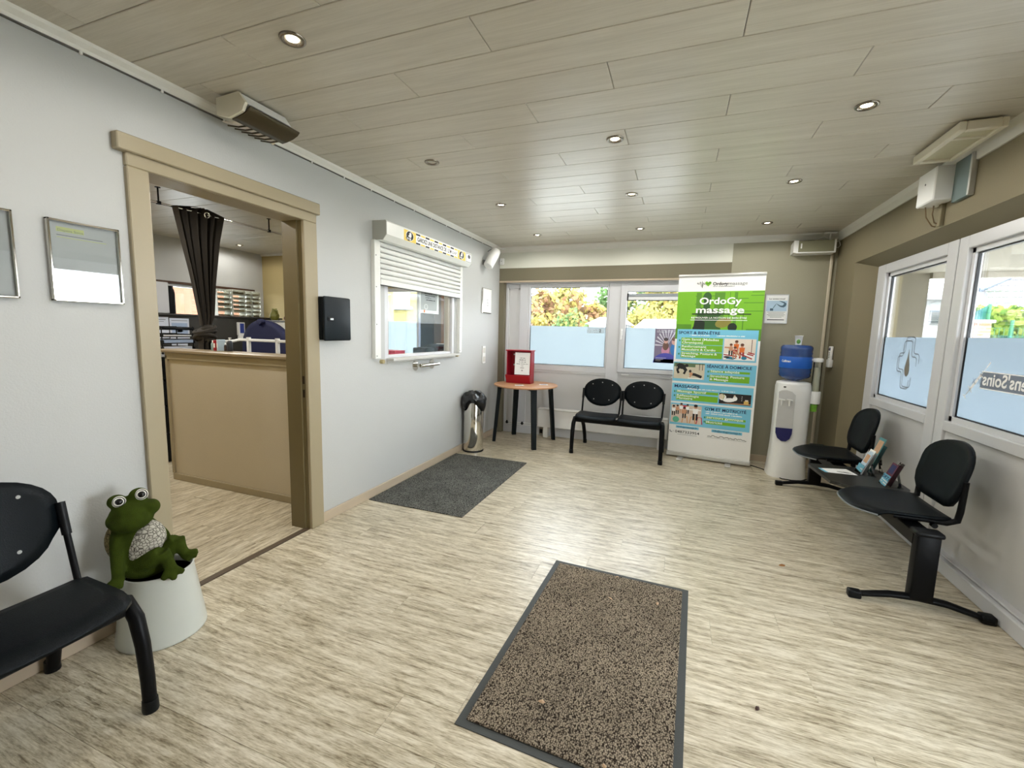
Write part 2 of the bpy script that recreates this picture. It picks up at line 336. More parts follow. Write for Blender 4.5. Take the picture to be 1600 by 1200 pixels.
def lay(parent, kind, x0, x1, y0, y1, z, W, L, H, ch, gap, m, down, offs, along='x', first=0.0):
    """rows of planks between x0..x1 / y0..y1, row joints staggered by offs[row]"""
    q0, q1, r0, r1 = (x0, x1, y0, y1) if along == 'x' else (y0, y1, x0, x1)
    r = r0 + first; k = 0
    while r < r1 - 1e-3:
        rw0, rw1 = max(r, r0), min(r + W, r1)
        if rw1 - rw0 > 0.015:
            e = offs(k); e = e - math.ceil((e - q0) / L) * L if e > q0 else e
            while e <= q0 - L: e += L
            while e < q1 - 1e-3:
                a, b = max(e, q0), min(e + L, q1)
                if b - a > 0.02:
                    me = plank_mesh(kind, b - a - gap, rw1 - rw0 - gap, H, ch, m, down)
                    o = bpy.data.objects.new('plank', me); COL.objects.link(o); o.parent = parent
                    ca, cr = (a + b) / 2, (rw0 + rw1) / 2
                    o.location = (ca, cr, z) if along == 'x' else (cr, ca, z)
                    if along == 'y': o.rotation_euler = (0, 0, PI / 2)
                e += L
        r += W; k += 1
rj = random.Random(5); FO = [rj.uniform(0, 1.22) for _ in range(80)]
lay(floor, 'f', XL, 1.6, 0.35, 5.56, 0.0, 0.186, 1.22, 0.006, 0.0006, 0.0008, M_FLOOR, False, lambda k: FO[k] - 3)
lay(floor, 'f', -6.13, XL - 0.045, 1.3, YB, 0.0, 0.186, 1.22, 0.006, 0.0006, 0.0008, M_FLOOR, False, lambda k: FO[k + 40] - 3, 'y')
mb = MB(); mb.rbox(XL - 0.045, XL - 0.005, 1.335, 2.2, -0.004, 0.004, 0.002); struct('trim_1', mb, mat('threshold_brown', rgb(88, 74, 58), 0.5))
# ---- ceiling: slab over both rooms + staggered panels
mb = MB(); mb.box(-6.4, 1.9, YF - .2, 5.8, ZC + 0.014, ZC + 0.2); ceiling = struct('ceiling', mb, M_SLAB)
JO = [-0.755, -1.212, -1.70]
def ceil_off(k0):
    return lambda k: JO[(k + k0) % 3] - 1.36 * 6
# joint rows measured at y = 1.494 + k*0.2042
lay(ceiling, 'c', XL, XR, 1.494 - 0.2042 * 8, YB, ZC + 0.012, 0.2042, 1.36, 0.012, 0.0022, 0.0026, M_CEIL, True, ceil_off(-8 % 3))
lay(ceiling, 'c', XF, XO, 1.494 - 0.2042 * 1, YB, ZC + 0.012, 0.2042, 1.36, 0.012, 0.0022, 0.0026, M_CEIL, True, ceil_off(-1 % 3))
mb = MB(); mb.box(XL, XR, YF, 1.494 - 0.2042 * 8, ZC, ZC + 0.014); ob('panel', mb, M_CEIL, ceiling)

# ---- left wall with the doorway and the serving hatch
D0, D1, DH = 1.335, 2.195, 2.03
H0, H1, HZ0, HZ1 = 3.03, 4.24, 1.12, 2.04
mb = MB()
for y0, y1, z0, z1 in ((YF - .2, D0 - .03, 0, ZC + .02), (D0 - .03, D1 + .03, DH + .03, ZC + .02), (D1 + .03, H0, 0, ZC + .02), (H0, H1, 0, HZ0), (H0, H1, HZ1, ZC + .02), (H1, YB + .15, 0, ZC + .02)):
    mb.box(XO, XL, y0, y1, z0, z1)
struct('wall_left', mb, M_WALL)
# door casing
door = tag(empty('door_1', (XL, 1.765, 0)), kind='structure')
mb = MB()
mb.rbox(XL - .004, XL + .022, 1.25, D0, 0, DH, .004); mb.rbox(XL - .004, XL + .022, D1, 2.303, 0, DH, .004)
mb.rbox(XL - .004, XL + .022, 1.25, 2.303, DH, 2.09, .004)
ob('casing', mb, M_CASING, door)
mb = MB(); mb.rbox(XL - .004, XL + .04, 1.212, 2.318, 2.085, 2.155, .004); ob('head_board', mb, M_CASING, door)
mb = MB(); mb.box(XO - .02, XL - .0042, D0 - .03, D0, 0, DH); mb.box(XO - .02, XL - .0042, D0 - .03, D1 + .03, DH, DH + .03); ob('jamb', mb, M_CASING, door)
mb = MB(); mb.box(XO - .02, XL - .03, D1 - .012, D1 + .03, 0, DH); mb.box(XL - .0298, XL - .0042, D1 - .001, D1 + .03, 0, DH); ob('jamb', mb, M_JAMB, door)['label'] = 'duller brownish jamb lining'
for z in (1.02, 0.93):
    mb = MB(); mb.rbox(XL - .026, XL - .008, D1 - .0025, D1 + .002, z - .026, z + .026, .001); ob('strike_plate', mb, mat('old_brass', rgb(52, 44, 36), 0.4, 0.6), door)
# skirting + cove on the left wall
for y0, y1 in ((YF, 1.25), (2.303, YB)):
    mb = MB(); mb.rbox(XL, XL + .014, y0, y1, 0, .072, .004); struct('baseboard_left', mb, M_BASE)
mb = MB()
prof = [(XL, 2.412), (XL + .008, 2.412), (XL + .012, 2.425), (XL + .028, 2.440), (XL + .032, ZC), (XL, ZC)]
mb.prism(prof, YF, YB, axis='y'); struct('trim_2', mb, M_COVE)
# ---- back wall
BX0, BX1 = -2.19, 0.42
mb = MB()
mb.box(XO, BX0, YB, 5.75, 0, 2.02, 1); mb.box(XO, BX1, YB, 5.75, 2.02, 2.19, 1); mb.box(XO, BX1, YB, 5.75, 2.19, ZC + .02, 0)
mb.box(BX1, .50, YB, 5.75, 2.02, 2.19, 1); mb.box(BX1, .50, YB, 5.75, 2.19, ZC + .02, 0)
mb.box(BX1, .50, YB, 5.75, 0, 2.02, 2); mb.box(.50, 1.75, YB, 5.75, 0, ZC + .02, 2)
# office stretch of the same wall, around its window
OX0, OX1, OZ0, OZ1 = -4.12, -3.36, 0.95, 1.95
mb.box(XF - .2, OX0, YB, 5.75, 0, ZC + .02, 3); mb.box(OX1, XO, YB, 5.75, 0, ZC + .02, 3); mb.box(OX0, OX1, YB, 5.75, 0, OZ0, 3); mb.box(OX0, OX1, YB, 5.75, OZ1, ZC + .02, 3)
M_OFF = mat('ochre_paint', rgb(164, 146, 100), 0.75, vary=0.04, scale=2, bump=0.2, bscale=140)
struct('wall_back', mb, [M_STRIP, M_BAND, M_GREIGE, M_OFF])
mb = MB(); mb.prism([(YB, 2.39), (YB - .012, 2.39), (YB - .02, 2.415), (YB - .045, 2.437), (YB - .05, ZC), (YB, ZC)], XL, XR, axis='x'); struct('trim_3', mb, M_COVE)
mb = MB(); mb.rbox(BX1, XR, YB - .014, YB, 0, .07, .004); struct('baseboard_back', mb, M_BASE)
mb = MB(); mb.rbox(BX0 - .07, BX1, YB - .012, YB, 2.005, 2.028, .003); struct('trim_4', mb, M_BASE)
# ---- right wall: header, end pier, front pier
RY0, RY1 = 0.95, 4.95
mb = MB()
mb.prism([(XR, 2.075), (1.60, 2.015), (1.78, 2.015), (1.78, ZC + .02), (XR, ZC + .02)], RY0, RY1, axis='y')
mb.prism([(XR, RY1), (1.60, 4.81), (1.78, 4.81), (1.78, 5.75), (XR, 5.75)], 0, ZC + .02)
mb.box(XR, 1.78, YF - .2, RY0, 0, ZC + .02)
struct('wall_right', mb, M_TAUPE)
mb = MB(); mb.prism([(XR, 2.368), (XR - .012, 2.368), (XR - .016, 2.418), (XR - .03, ZC), (XR, ZC)], YF, YB, axis='y'); struct('trim_5', mb, M_COVE)
mb = MB(); mb.rbox(XR - .014, XR, RY1, YB, 0, .07, .004); struct('baseboard_right', mb, M_BASE)
# ---- wall behind the camera
mb = MB(); mb.box(XO, 1.78, YF - .2, YF, 0, ZC + .02); struct('wall_front', mb, M_WALL)
# ---- office shell
mb = MB(); mb.box(XF - .2, XF, 1.1, 3.60, 0, ZC + .02); mb.box(XF - .2, XF, 3.60, 4.98, 0, 1.44); mb.box(XF - .2, XF, 3.60, 4.98, 1.87, ZC + .02); mb.box(XF - .2, XF, 4.98, YB, 0, ZC + .02)
struct('wall_office_left', mb, M_WALL)
mb = MB(); mb.box(XF - .2, XO, 1.1, 1.29, 0, ZC + .02); struct('wall_office_front', mb, M_OFF)
mb = MB(); mb.box(XF, -4.55, 5.165, YB - .001, 0, ZC); struct('wall_office_back', mb, M_OFF)
mb = MB(); mb.box(XF, -4.55, 5.145, 5.165, 2.425, ZC); struct('trim_6', mb, M_COVE)

# ---- window_1: plastic window wall at the back
w1 = tag(empty('window_1', (-.9, YW, 0)), kind='structure')
def bars(name, parent, lst, m, ax='y', r=.004):
    b = MB()
    for i, t in enumerate(lst):
        e = .0004 * i; b.rbox(t[0] + e, t[1] - e, t[2] + e, t[3] - e, t[4] + e * .2, t[5] - e * .2, r)
    return ob(name, b, m, parent)
X1a, X1b, X2a, X2b = -1.845, -0.85, -0.61, 0.29
bars('frame', w1, [(BX0, -2.155, YW, 5.62, 0, 2.02), (BX0, BX1, YW - .002, 5.62, 1.99, 2.02), (-1.995, X1a - .03, YW, 5.62, .10, 1.99), (X1b + .02, -.672, YW, 5.62, .10, 1.99), (-1.87, X1b + .02, YW, 5.62, 1.955, 1.99),
     (-1.87, -.70, YW, 5.62, .875, .94), (-.75, BX1, YW, 5.62, .875, .918), (.36, BX1, YW, 5.62, .1, 1.99), (BX0, BX1, YW - .006, 5.62, .0, .115), (-.695, BX1, YW, 5.62, 1.95, 1.99), (-2.155, -1.995, YW, 5.62, 1.94, 1.99)], M_PVC)
for (a, b, c, d) in ((-2.155, -1.995, .115, 1.94), (-1.995, -.79, .115, .875), (-.79, BX1, .115, .875)):
    mb = MB(); mb.box(a, b, YW + .016, 5.61, c, d); t = .022
    for q in ((a, a + t, c, d), (b - t, b, c, d), (a, b, d - t, d)): mb.prism([(q[0], q[2]), (q[1], q[2]), (q[1], q[3]), (q[0], q[3])], YW + .006, YW + .02, axis='y')
    ob('panel', mb, M_PVCP, w1)
bars('frame', w1, [(X1a - .03, X1a, YW + .002, 5.60, .94, 1.985), (X1b, X1b + .02, YW + .002, 5.60, .94, 1.985), (X1a, X1b, YW + .002, 5.60, .94, .953), (X1a, X1b, YW + .002, 5.60, 1.945, 1.985)], M_PVC)['label'] = 'white glazing beads'
sash = bars('sash', w1, [(-.685, X2a, YW - .018, 5.60, .905, 1.962), (X2b, .375, YW - .018, 5.60, .905, 1.962), (-.685, .375, YW - .018, 5.60, .905, .957), (-.685, .375, YW - .018, 5.60, 1.885, 1.962)], M_PVC)
mb = MB(); mb.rbox(-.668, -.640, YW - .026, YW - .018, 1.36, 1.44, .003); mb.rbox(-.662, -.646, YW - .055, YW - .026, 1.405, 1.425, .004); mb.rbox(-.664, -.644, YW - .06, YW - .045, 1.30, 1.43, .006); ob('handle', mb, M_WHITE, sash)
mb = MB()
for x in (-.63, -.05): mb.rbox(x, x + .09, YW - .026, YW - .017, .872, .884, .003)
ob('hinge', mb, M_WHITE, sash)
def pane(parent, axis, pos, a0, a1, z0, z1, m, name='pane', th=.006):
    b = MB()
    if axis == 'y': b.box(a0, a1, pos, pos + th, z0, z1)
    else: b.box(pos, pos + th, a0, a1, z0, z1)
    return ob(name, b, m, parent)
pane(w1, 'y', 5.585, X1a - .005, X1b + .005, .945, 1.95, M_GLASS); pane(w1, 'y', 5.585, X2a - .005, X2b + .005, .95, 1.89, M_GLASS)
pane(w1, 'y', 5.581, X1a, X1b, .955, 1.455, M_FILM, 'frosted_film', .001); pane(w1, 'y', 5.581, X2a, X2b, .957, 1.455, M_FILM, 'frosted_film', .001)
mb = MB()
for (a, b, c, d) in ((X1a, X1b, .953, 1.945), (X2a, X2b, .957, 1.885)):
    for q in ((a, a + .006, c, d), (b - .006, b, c, d), (a, b, c, c + .006), (a, b, d - .006, d)): mb.box(q[0], q[1], 5.572, 5.581, q[2], q[3])
ob('gasket', mb, M_GASKET, w1)

# ---- window_2 and door_2: glazed units of the right wall
XW = 1.60
def unit(root, y0, y1, g0, g1, gz0, gz1, plz, frosted=True):
    """one leaf: stiles and rails round a pane, with a plastic panel below"""
    bars('frame', root, [(XW, 1.68, y0, g0, .09, 2.02), (XW, 1.68, g1, y1, .09, 2.02), (XW, 1.68, g0, g1, gz1, 2.02), (XW, 1.68, g0, g1, plz, gz0)], M_PVC)
    t = .03; b = MB()   # slanted glazing beads
    for q in ((g0, g0 + t, gz0, gz1), (g1 - t, g1, gz0, gz1)): b.box(1.625, 1.655, q[0], q[1], q[2], q[3])
    b.box(1.625, 1.655, g0, g1, gz0, gz0 + t); b.box(1.625, 1.655, g0, g1, gz1 - t, gz1)
    ob('glazing_bead', b, M_PVC, root); b = MB(); t2 = t + .007
    for q in ((g0 + t, g0 + t2, gz0 + t, gz1 - t), (g1 - t2, g1 - t, gz0 + t, gz1 - t)): b.box(1.638, 1.652, q[0], q[1], q[2], q[3])
    b.box(1.638, 1.652, g0 + t, g1 - t, gz0 + t, gz0 + t2); b.box(1.638, 1.652, g0 + t, g1 - t, gz1 - t2, gz1 - t)
    ob('gasket', b, M_GASKET, root)
    pane(root, 'x', 1.646, g0, g1, gz0, gz1, M_GLASS)
    f = pane(root, 'x', 1.6445, g0 + t, g1 - t, gz0 + t, 1.404, M_FILM2, 'frosted_film', .001) if frosted else None
    b = MB(); b.box(1.618, 1.66, g0 - .02, g1 + .02, .09, plz); c = MB()
    for q in ((g0 - .02, g0 + .02), (g1 - .02, g1 + .02)): pass
    ob('panel', b, M_PVCP, root); return f
w2 = tag(empty('window_2', (XW, 3.7, 0)), kind='structure')
fA = unit(w2, 3.625, 4.81, 3.735, 4.655, .885, 1.94, .82); fB = unit(w2, 2.36, 3.612, 2.47, 3.515, .885, 1.94, .82)
mb = MB(); mb.box(1.612, 1.66, 3.610, 3.627, .09, 2.02); ob('gasket', mb, M_GASKET, w2)
mb = MB(); mb.rbox(1.556, 1.70, 2.36, 4.81, 0, .085, .006); mb.rbox(1.58, 1.70, 2.36, 4.81, .088, .10, .003); ob('sill', mb, M_PVC, w2)
mb = MB(); mb.box(1.598, 1.66, 2.36, 4.81, .084, .09); ob('gasket', mb, M_GASKET, w2)
d2 = tag(empty('door_2', (XW, 1.65, 0)), kind='structure')
unit(d2, 0.95, 2.355, 1.07, 2.25, .25, 1.94, .16, False)  # unseen leaf, given clear glass to let in more light
mb = MB(); mb.rbox(1.556, 1.70, .95, 2.36, 0, .085, .006); ob('sill', mb, M_PVC, d2)
# outline cross with a drop, and mirrored lettering, on the frosted film
MR = frame_of((1.6436, 0, 0), (0, 1, 0), (0, 0, 1))       # faces -x when seen reversed: letters read from the street
M_LINE = mat('film_cut_grey', rgb(112, 118, 122), 0.6); M_CUT = mat('film_cut_white', rgb(252, 253, 255), 0.6)
def stroke(pts, wd, closed=False):
    """flat ribbon along 2-D points -> (verts, faces)"""
    vs = []; fs = []; n = len(pts)
    for i, p in enumerate(pts):
        a = pts[i - 1] if (i > 0 or closed) else pts[i]; b = pts[(i + 1) % n] if (i < n - 1 or closed) else pts[i]
        d = Vector((b[0] - a[0], b[1] - a[1])); d.normalize(); vs += [(p[0] - d.y * wd / 2, p[1] + d.x * wd / 2), (p[0] + d.y * wd / 2, p[1] - d.x * wd / 2)]
    for i in range(n if closed else n - 1):
        j = (i + 1) % n; fs.append((2 * i, 2 * i + 1, 2 * j + 1, 2 * j))
    return vs, fs
def rounded(pts, r, k=4):
    out = [pts[0]]
    for i in range(1, len(pts) - 1):
        p = Vector(pts[i]); a = (Vector(pts[i - 1]) - p); b = (Vector(pts[i + 1]) - p); ra = min(r, a.length / 2, b.length / 2); a.normalize(); b.normalize()
        s, e = p + a * ra, p + b * ra
        for q in range(k + 1):
            t = q / k; out.append(tuple(s * (1 - t) ** 2 + p * 2 * t * (1 - t) + e * t * t))
    out.append(pts[-1]); return out
def ribbon(mb, pts, wd, M, mi=0, h=0.0, closed=False):
    v, f = stroke(pts, wd, closed); mb.add([(a, b, h) for a, b in v], f, mi, M)
mb = MB()
cy0, cz0 = 4.185, 1.205
for s, off in ((1.0, (0, 0)), (0.96, (.028, -.022))):
    a, b, c = .066 * s, .152 * s, .19 * s
    seq = [(b, -.005), (b, a), (a, a), (a, c), (-a, c), (-a, a), (-b, a), (-b, -a * .9), (-a * .9, -a * .9), (-a * .9, -c), (a, -c), (a, -.11)]
    pts = [(cy0 - p[0] + off[0] - .012, cz0 + p[1] + off[1] + .012) for p in seq]
    ribbon(mb, rounded(pts, .03), .008, MR, 0)
drop = [(0, .12), (.012, .06), (.032, .0), (.038, -.035), (.032, -.066), (.015, -.085), (0, -.09), (-.015, -.085), (-.032, -.066), (-.038, -.035), (-.032, 0), (-.012, .06)]
mb.prism([(cy0 + p[0] - .005, cz0 + p[1] - .01) for p in drop][::-1], -.0006, 0, 1, MR)
ob('cross_emblem', mb, [M_LINE, mat('film_drop_grey', rgb(128, 126, 118), 0.6)], fA)
mb = MB()
mb.box(2.50, 3.30, 1.118, 1.210, -.0002, 0, 1, MR)
for z in (1.210, 1.114): mb.box(2.50, 3.30, z, z + .006, -.0008, -.0002, 0, MR)
mb.text("Dispens'Soins", 3.285, 1.138, .098, MR, 0, .022, 'RIGHT', 0.98, -.0008)
for y0, z0, y1, z1, wd in ((3.428, 1.052, 3.385, 1.10, .006), (3.445, 1.062, 3.412, 1.04, .008), (3.385, 1.10, 3.30, 1.195, .018), (3.405, 1.118, 3.365, 1.082, .007), (3.30, 1.195, 3.262, 1.238, .005), (3.262, 1.238, 3.235, 1.268, .010), (3.318, 1.205, 3.285, 1.178, .006)):
    ribbon(mb, [(y0, z0), (y1, z1)], wd, MR, 0, -.0010)
mb.text('X X', 3.335, 1.135, .05, MR, 1, .0, 'CENTER', 1.0, -.0013)
ob('mirrored_lettering', mb, [M_CUT, mat('film_band_grey', rgb(120, 130, 148), 0.6)], fB)

# ---- office windows (structure)
w3 = tag(empty('window_3', (-3.74, YB, 0)), kind='structure')
bars('frame', w3, [(OX0, OX0 + .055, YB, 5.55, OZ0, OZ1), (OX1 - .02, OX1, YB, 5.55, OZ0, OZ1), (OX0, OX1, YB, 5.55, OZ0, OZ0 + .06), (OX0, OX1, YB, 5.55, OZ1 - .05, OZ1), (-3.535, -3.495, YB - .004, 5.55, OZ0, OZ1)], M_PVC)
pane(w3, 'y', 5.52, OX0 + .03, OX1 - .01, OZ0 + .03, OZ1 - .03, M_GLASS); pane(w3, 'y', 5.517, OX0 + .05, -3.53, OZ0 + .05, 1.478, film_mat('frosted_film_bright', (.44, .48, .50, 1), .85, .03), 'frosted_film', .001); pane(w3, 'y', 5.517, -3.50, OX1 - .02, OZ0 + .05, 1.535, film_mat('frosted_film_grey', (.62, .68, .80, 1), .8, .02), 'frosted_film', .001)  # left film is a paler copy, its colour making up for blocked skylight
w4 = tag(empty('window_4', (XF, 4.3, 0)), kind='structure')
bars('frame', w4, [(XF - .06, XF, 3.60, 3.65, 1.44, 1.87), (XF - .06, XF, 4.93, 4.98, 1.44, 1.87), (XF - .06, XF, 3.6, 4.98, 1.44, 1.47), (XF - .06, XF, 3.6, 4.98, 1.835, 1.87), (XF - .06, XF, 4.28, 4.33, 1.44, 1.87)], M_PVC)
pane(w4, 'x', XF - .05, 3.62, 4.96, 1.45, 1.86, M_GLASS)
mb = MB(); mb.rbox(XF, XF + .03, 3.55, 5.0, 1.868, 1.90, .003); ob('blind_pelmet', mb, mat('brown_wood', rgb(72, 50, 36), 0.5), w4)
# ---- hatch window inside the left wall
w5 = tag(empty('window_5', (XL, 3.63, 1.1)), kind='structure')
bars('frame', w5, [(XL - .09, XL - .002, H0, H0 + .05, HZ0, HZ1), (XL - .09, XL - .002, H1 - .05, H1, HZ0, HZ1), (XL - .09, XL - .002, H0, H1, HZ1 - .06, HZ1), (XL - .09, XL - .02, H0, H1, HZ0, HZ0 + .025)], M_PVC)
bars('frame', w5, [(XL - .075, XL - .03, H0 + .05, H0 + .095, HZ0 + .025, HZ1 - .06), (XL - .075, XL - .03, H1 - .085, H1 - .05, HZ0 + .025, HZ1 - .06)], mat('bead_grey', rgb(176, 172, 162), .4))['label'] = 'grey sliding sash edge'
pane(w5, 'x', XL - .055, H0 + .09, H1 - .08, HZ0 + .02, HZ1 - .05, M_HATCH)
mb = MB(); mb.rbox(XL - .03, XL + .075, H0 + .02, H1 + .0, HZ0 - .018, HZ0 + .002, .003); mb.rbox(XL + .0, XL + .012, H0 + .02, H1, HZ0 - .04, HZ0 - .018, .002); ob('sill', mb, mat('sill_grey', rgb(196, 195, 190), .35), w5)
for y in (2.975, 4.275):
    mb = MB(); mb.cyl((XL, y, 1.10), (XL + .03, y, 1.10), .017, n=14); ob('door_stop', mb, mat('beige_rubber', rgb(178, 164, 122), .6), w5)

# ---- half wall of the reception counter
mb = MB(); mb.box(-4.078, XO, 2.48, 2.58, 0, 1.12); hw = struct('wall_counter', mb, mat('counter_paint', rgb(196, 186, 166), .7, vary=.05, scale=3, bump=.25, bscale=120))
mb = MB(); mb.rbox(-4.125, XO, 2.44, 2.63, 1.118, 1.148, .008); ob('worktop', mb, mat('counter_top_wood', rgb(150, 134, 108), .35, vary=.1, scale=3, stretch=(2, 30, 30)), hw)
mb = MB(); mb.rbox(-4.09, XO, 2.462, 2.482, 1.062, 1.118, .003); mb.rbox(-4.092, -4.066, 2.462, 2.482, .06, 1.10, .003); mb.rbox(-4.09, XO, 2.466, 2.482, 0, .058, .003); ob('edge_moulding', mb, M_CASING, hw)

# ================================================================== CEILING THINGS
RG = random.Random(9)
def greek(mb, u, v, wd, hh, M, mi, h):
    """a line of print too small to read: a row of little uneven strokes"""
    x = u
    while x < u + wd - hh * .3:
        w_ = hh * RG.uniform(.35, .75)
        if RG.random() > .16: mb.box(x, min(x + w_ * .8, u + wd), v, v + hh * RG.uniform(.65, 1.0), h, h + .0003, mi, M)
        x += w_
M_GLOW = mat('lamp_glow', rgb(255, 244, 220), .4, emit=(1.0, .86, .62, 1), estr=14.0)
M_DULL = mat('unlit_lamp_glass', rgb(150, 146, 138), .2)
RING = None
def downlight(x, y, label, lit=True, k=1.0):
    global RING
    t = thing('downlight', (x, y, ZC), label, 'ceiling light', 'recessed ceiling spotlights')
    if RING is None:
        b = MB(); b.lathe([(.048, .006), (.048, -.003), (.044, -.007), (.035, -.007), (.028, -.002), (.027, .010)], n=28); RING = ob('ring', b, mat('ring_metal', rgb(138, 130, 118), .25, .9), t, True)
        b = MB(); b.lathe([(.0001, -.0035), (.012, -.003), (.022, -.001), (.0275, .003)], n=24); RING2 = ob('lens', b, M_GLOW, t, True); downlight.lens = RING2
    else:
        c = RING.copy(); COL.objects.link(c); c.parent = t; c = downlight.lens.copy(); COL.objects.link(c); c.parent = t
        if not lit:
            b = MB(); b.lathe([(.0001, .012), (.012, .008), (.022, .004), (.0275, .003)], n=24); c.data = ob_mesh('lens', b, M_DULL)
    if lit:
        ld = bpy.data.lights.new('downlight_lamp', 'SPOT'); ld.energy = LAMP * k; ld.color = (1, .97, .91); ld.spot_size = math.radians(178); ld.spot_blend = 0.3; ld.shadow_soft_size = .035
        lo = bpy.data.objects.new('downlight_lamp', ld); COL.objects.link(lo); lo.parent = t; lo.location = (0, 0, -.03)
    return t
def ob_mesh(name, b, m):
    o = ob(name, b, m); me = o.data; bpy.data.objects.remove(o); return me
for x, y, lit, lab in ((-1.445, 1.39, True, 'bright round ceiling spotlight out from the hanging louvred heater, nearest the doorway'),
    (-1.575, 2.62, False, 'unlit round ceiling spotlight, the only dark one'),
    (-.403, 2.62, True, 'round ceiling spotlight centred above the brown doormat, in the middle of the ceiling'),
    (.746, 2.60, True, 'bright round ceiling spotlight nearest the white framed grille by the right wall'),
    (.678, 3.65, True, 'round ceiling spotlight on the right side, between the glaring one and the grille'),
    (-.411, 3.64, True, 'round ceiling spotlight straight behind the middle one, second row from the back wall'),
    (-1.503, 3.64, True, 'small round ceiling spotlight beyond the unlit one, out from the roller shutter'),
    (.715, 4.86, True, 'glaring round ceiling spotlight above the water cooler in the rear row'),
    (-.44, 4.81, True, 'small round ceiling spotlight above the two-seat bench in the rear row'),
    (-1.55, 4.84, True, 'small round ceiling spotlight above the round table in the rear row'),
    (-5.72, 4.48, True, 'tiny ceiling spotlight seen through the doorway above the drawer boxes')):
    downlight(x, y, lab, lit)
# unseen lamps added for their light: room grid carried on, more in the office
for x, y, lab in ((-.41, 1.39, 'round ceiling spotlight just above the top edge of the picture, over the brown doormat'), (.72, 1.39, 'round ceiling spotlight outside the picture, in front of the right windows'), (-1.45, .15, 'round ceiling spotlight outside the picture, over the near black bench'), (-.41, .15, 'round ceiling spotlight outside the picture, over the viewer'), (.72, .15, 'round ceiling spotlight outside the picture, beside the glazed door'), (-3.2, 3.6, 'added office ceiling spotlight behind the serving hatch'), (-4.8, 2.35, 'added office ceiling spotlight over the shelf unit'), (-3.2, 1.85, 'added office ceiling spotlight in front of the reception counter'), (-5.0, 1.85, 'added office ceiling spotlight in the far front corner')):
    downlight(x, y, lab, True, 3.1 if x < -2 else 1.0)

# louvred infrared heater under the left cove
t = thing('heater', (-2.08, 1.77, 2.33), 'white ceiling-hung heater with bronze hood and pale louvres above the doorway', 'heater')
mb = MB(); mb.prism([(-2.125, 2.435), (-1.985, 2.442), (-1.945, 2.392), (-2.125, 2.372)], 1.595, 1.845, axis='y'); mb.box(-2.09, -2.04, 1.63, 1.66, 2.43, ZC); mb.box(-2.09, -2.04, 1.79, 1.82, 2.43, ZC); ob('housing', mb, M_WHITE, t)
mb = MB(); mb.prism([(-2.132, 2.437), (-1.985, 2.445), (-1.943, 2.392), (-1.965, 2.358), (-2.05, 2.34), (-2.132, 2.36)], 1.583, 1.597, axis='y'); ob('end_cap', mb, mat('aged_white', rgb(222, 216, 198), .4), t)
M_BRONZE = mat('bronze_hood', rgb(70, 60, 38), .35, .4)
hp_ = [(-1.930, 2.376), (-1.945, 2.362), (-1.98, 2.348), (-2.02, 2.340), (-2.052, 2.336), (-2.052, 2.342), (-2.02, 2.346), (-1.982, 2.355), (-1.95, 2.369), (-1.934, 2.382)]
mb = MB(); mb.prism(hp_, 1.60, 1.885, axis='y', smooth=True); ob('hood', mb, M_BRONZE, t)
mb = MB(); mb.prism([(-2.045, 2.345), (-2.10, 2.343), (-2.165, 2.357), (-2.165, 2.362), (-2.10, 2.349), (-2.045, 2.351)], 1.635, 1.87, axis='y', smooth=True); ob('reflector', mb, mat('reflector_cream', rgb(240, 232, 222), .3), t)
for i in range(6):
    mb = MB(); y = 1.665 + i * .037; mb.tube([(-2.166, y, 2.352), (-2.10, y + .004, 2.338), (-2.045, y + .012, 2.340)], .0038, 6); ob('louvre', mb, M_BRONZE, t)
mb = MB(); mb.cyl((-2.12, 1.875, 2.352), (-2.12, 1.89, 2.352), .010, n=12); ob('lamp_end', mb, mat('ceramic_cream', rgb(226, 214, 190), .4), t)
# cable along the left cove
t = thing('cable', (XL, 2.5, 2.407), 'thin dark cable clipped under the white cove of the left wall', 'cable')
mb = MB(); mb.tube([(XL + .006, YF + .02 + i * .2, 2.407 + .0012 * math.sin(i * 2.3)) for i in range(36)], .004, 6); ob('wire', mb, mat('cable_grey', rgb(86, 84, 78), .5), t)
CL = None
for i in range(17):
    y = .55 + i * .29
    if CL is None: mb = MB(); mb.rbox(XL, XL + .012, y - .006, y + .006, 2.399, 2.415, .003); CL = ob('clip', mb, M_WHITE, t)
    else: c = CL.copy(); COL.objects.link(c); c.location.y += i * .29
# white framed grille and boxes at the right-hand top
t = thing('ceiling_grille', (1.31, 3.12, ZC), 'white framed rectangular grille hanging under the ceiling by the right wall', 'ceiling grille')
mb = MB()
for q in ((1.215, 1.245, 2.885, 3.345), (1.375, 1.40, 2.885, 3.345), (1.2455, 1.3745, 2.8854, 2.915), (1.2455, 1.3745, 3.315, 3.3446)): mb.rbox(q[0], q[1], q[2], q[3], 2.397, 2.442, .004)
for q in ((1.23, 2.91), (1.37, 2.91), (1.23, 3.31), (1.37, 3.31)): mb.box(q[0], q[0] + .012, q[1], q[1] + .012, 2.44, ZC)
ob('frame', mb, mat('aged_white', rgb(222, 216, 198), .4), t)
mb = MB(); mb.box(1.24, 1.38, 2.91, 3.32, 2.408, 2.414); ob('diffuser', mb, mat('diffuser_cream', rgb(196, 190, 160), .5, vary=.12, scale=20, stretch=(40, 3, 1)), t)
mb = MB(); mb.rbox(1.24, 1.38, 3.005, 3.022, 2.400, 2.41, .002); ob('crossbar', mb, mat('aged_white', (0, 0, 0, 1)), t)
t = thing('junction_box', (1.42, 3.55, 2.3), 'white square junction box high on the right wall with two cables below', 'junction box')
mb = MB(); mb.rbox(1.36, XR, 3.42, 3.625, 2.212, 2.405, .006); ob('box', mb, M_WHITE, t)
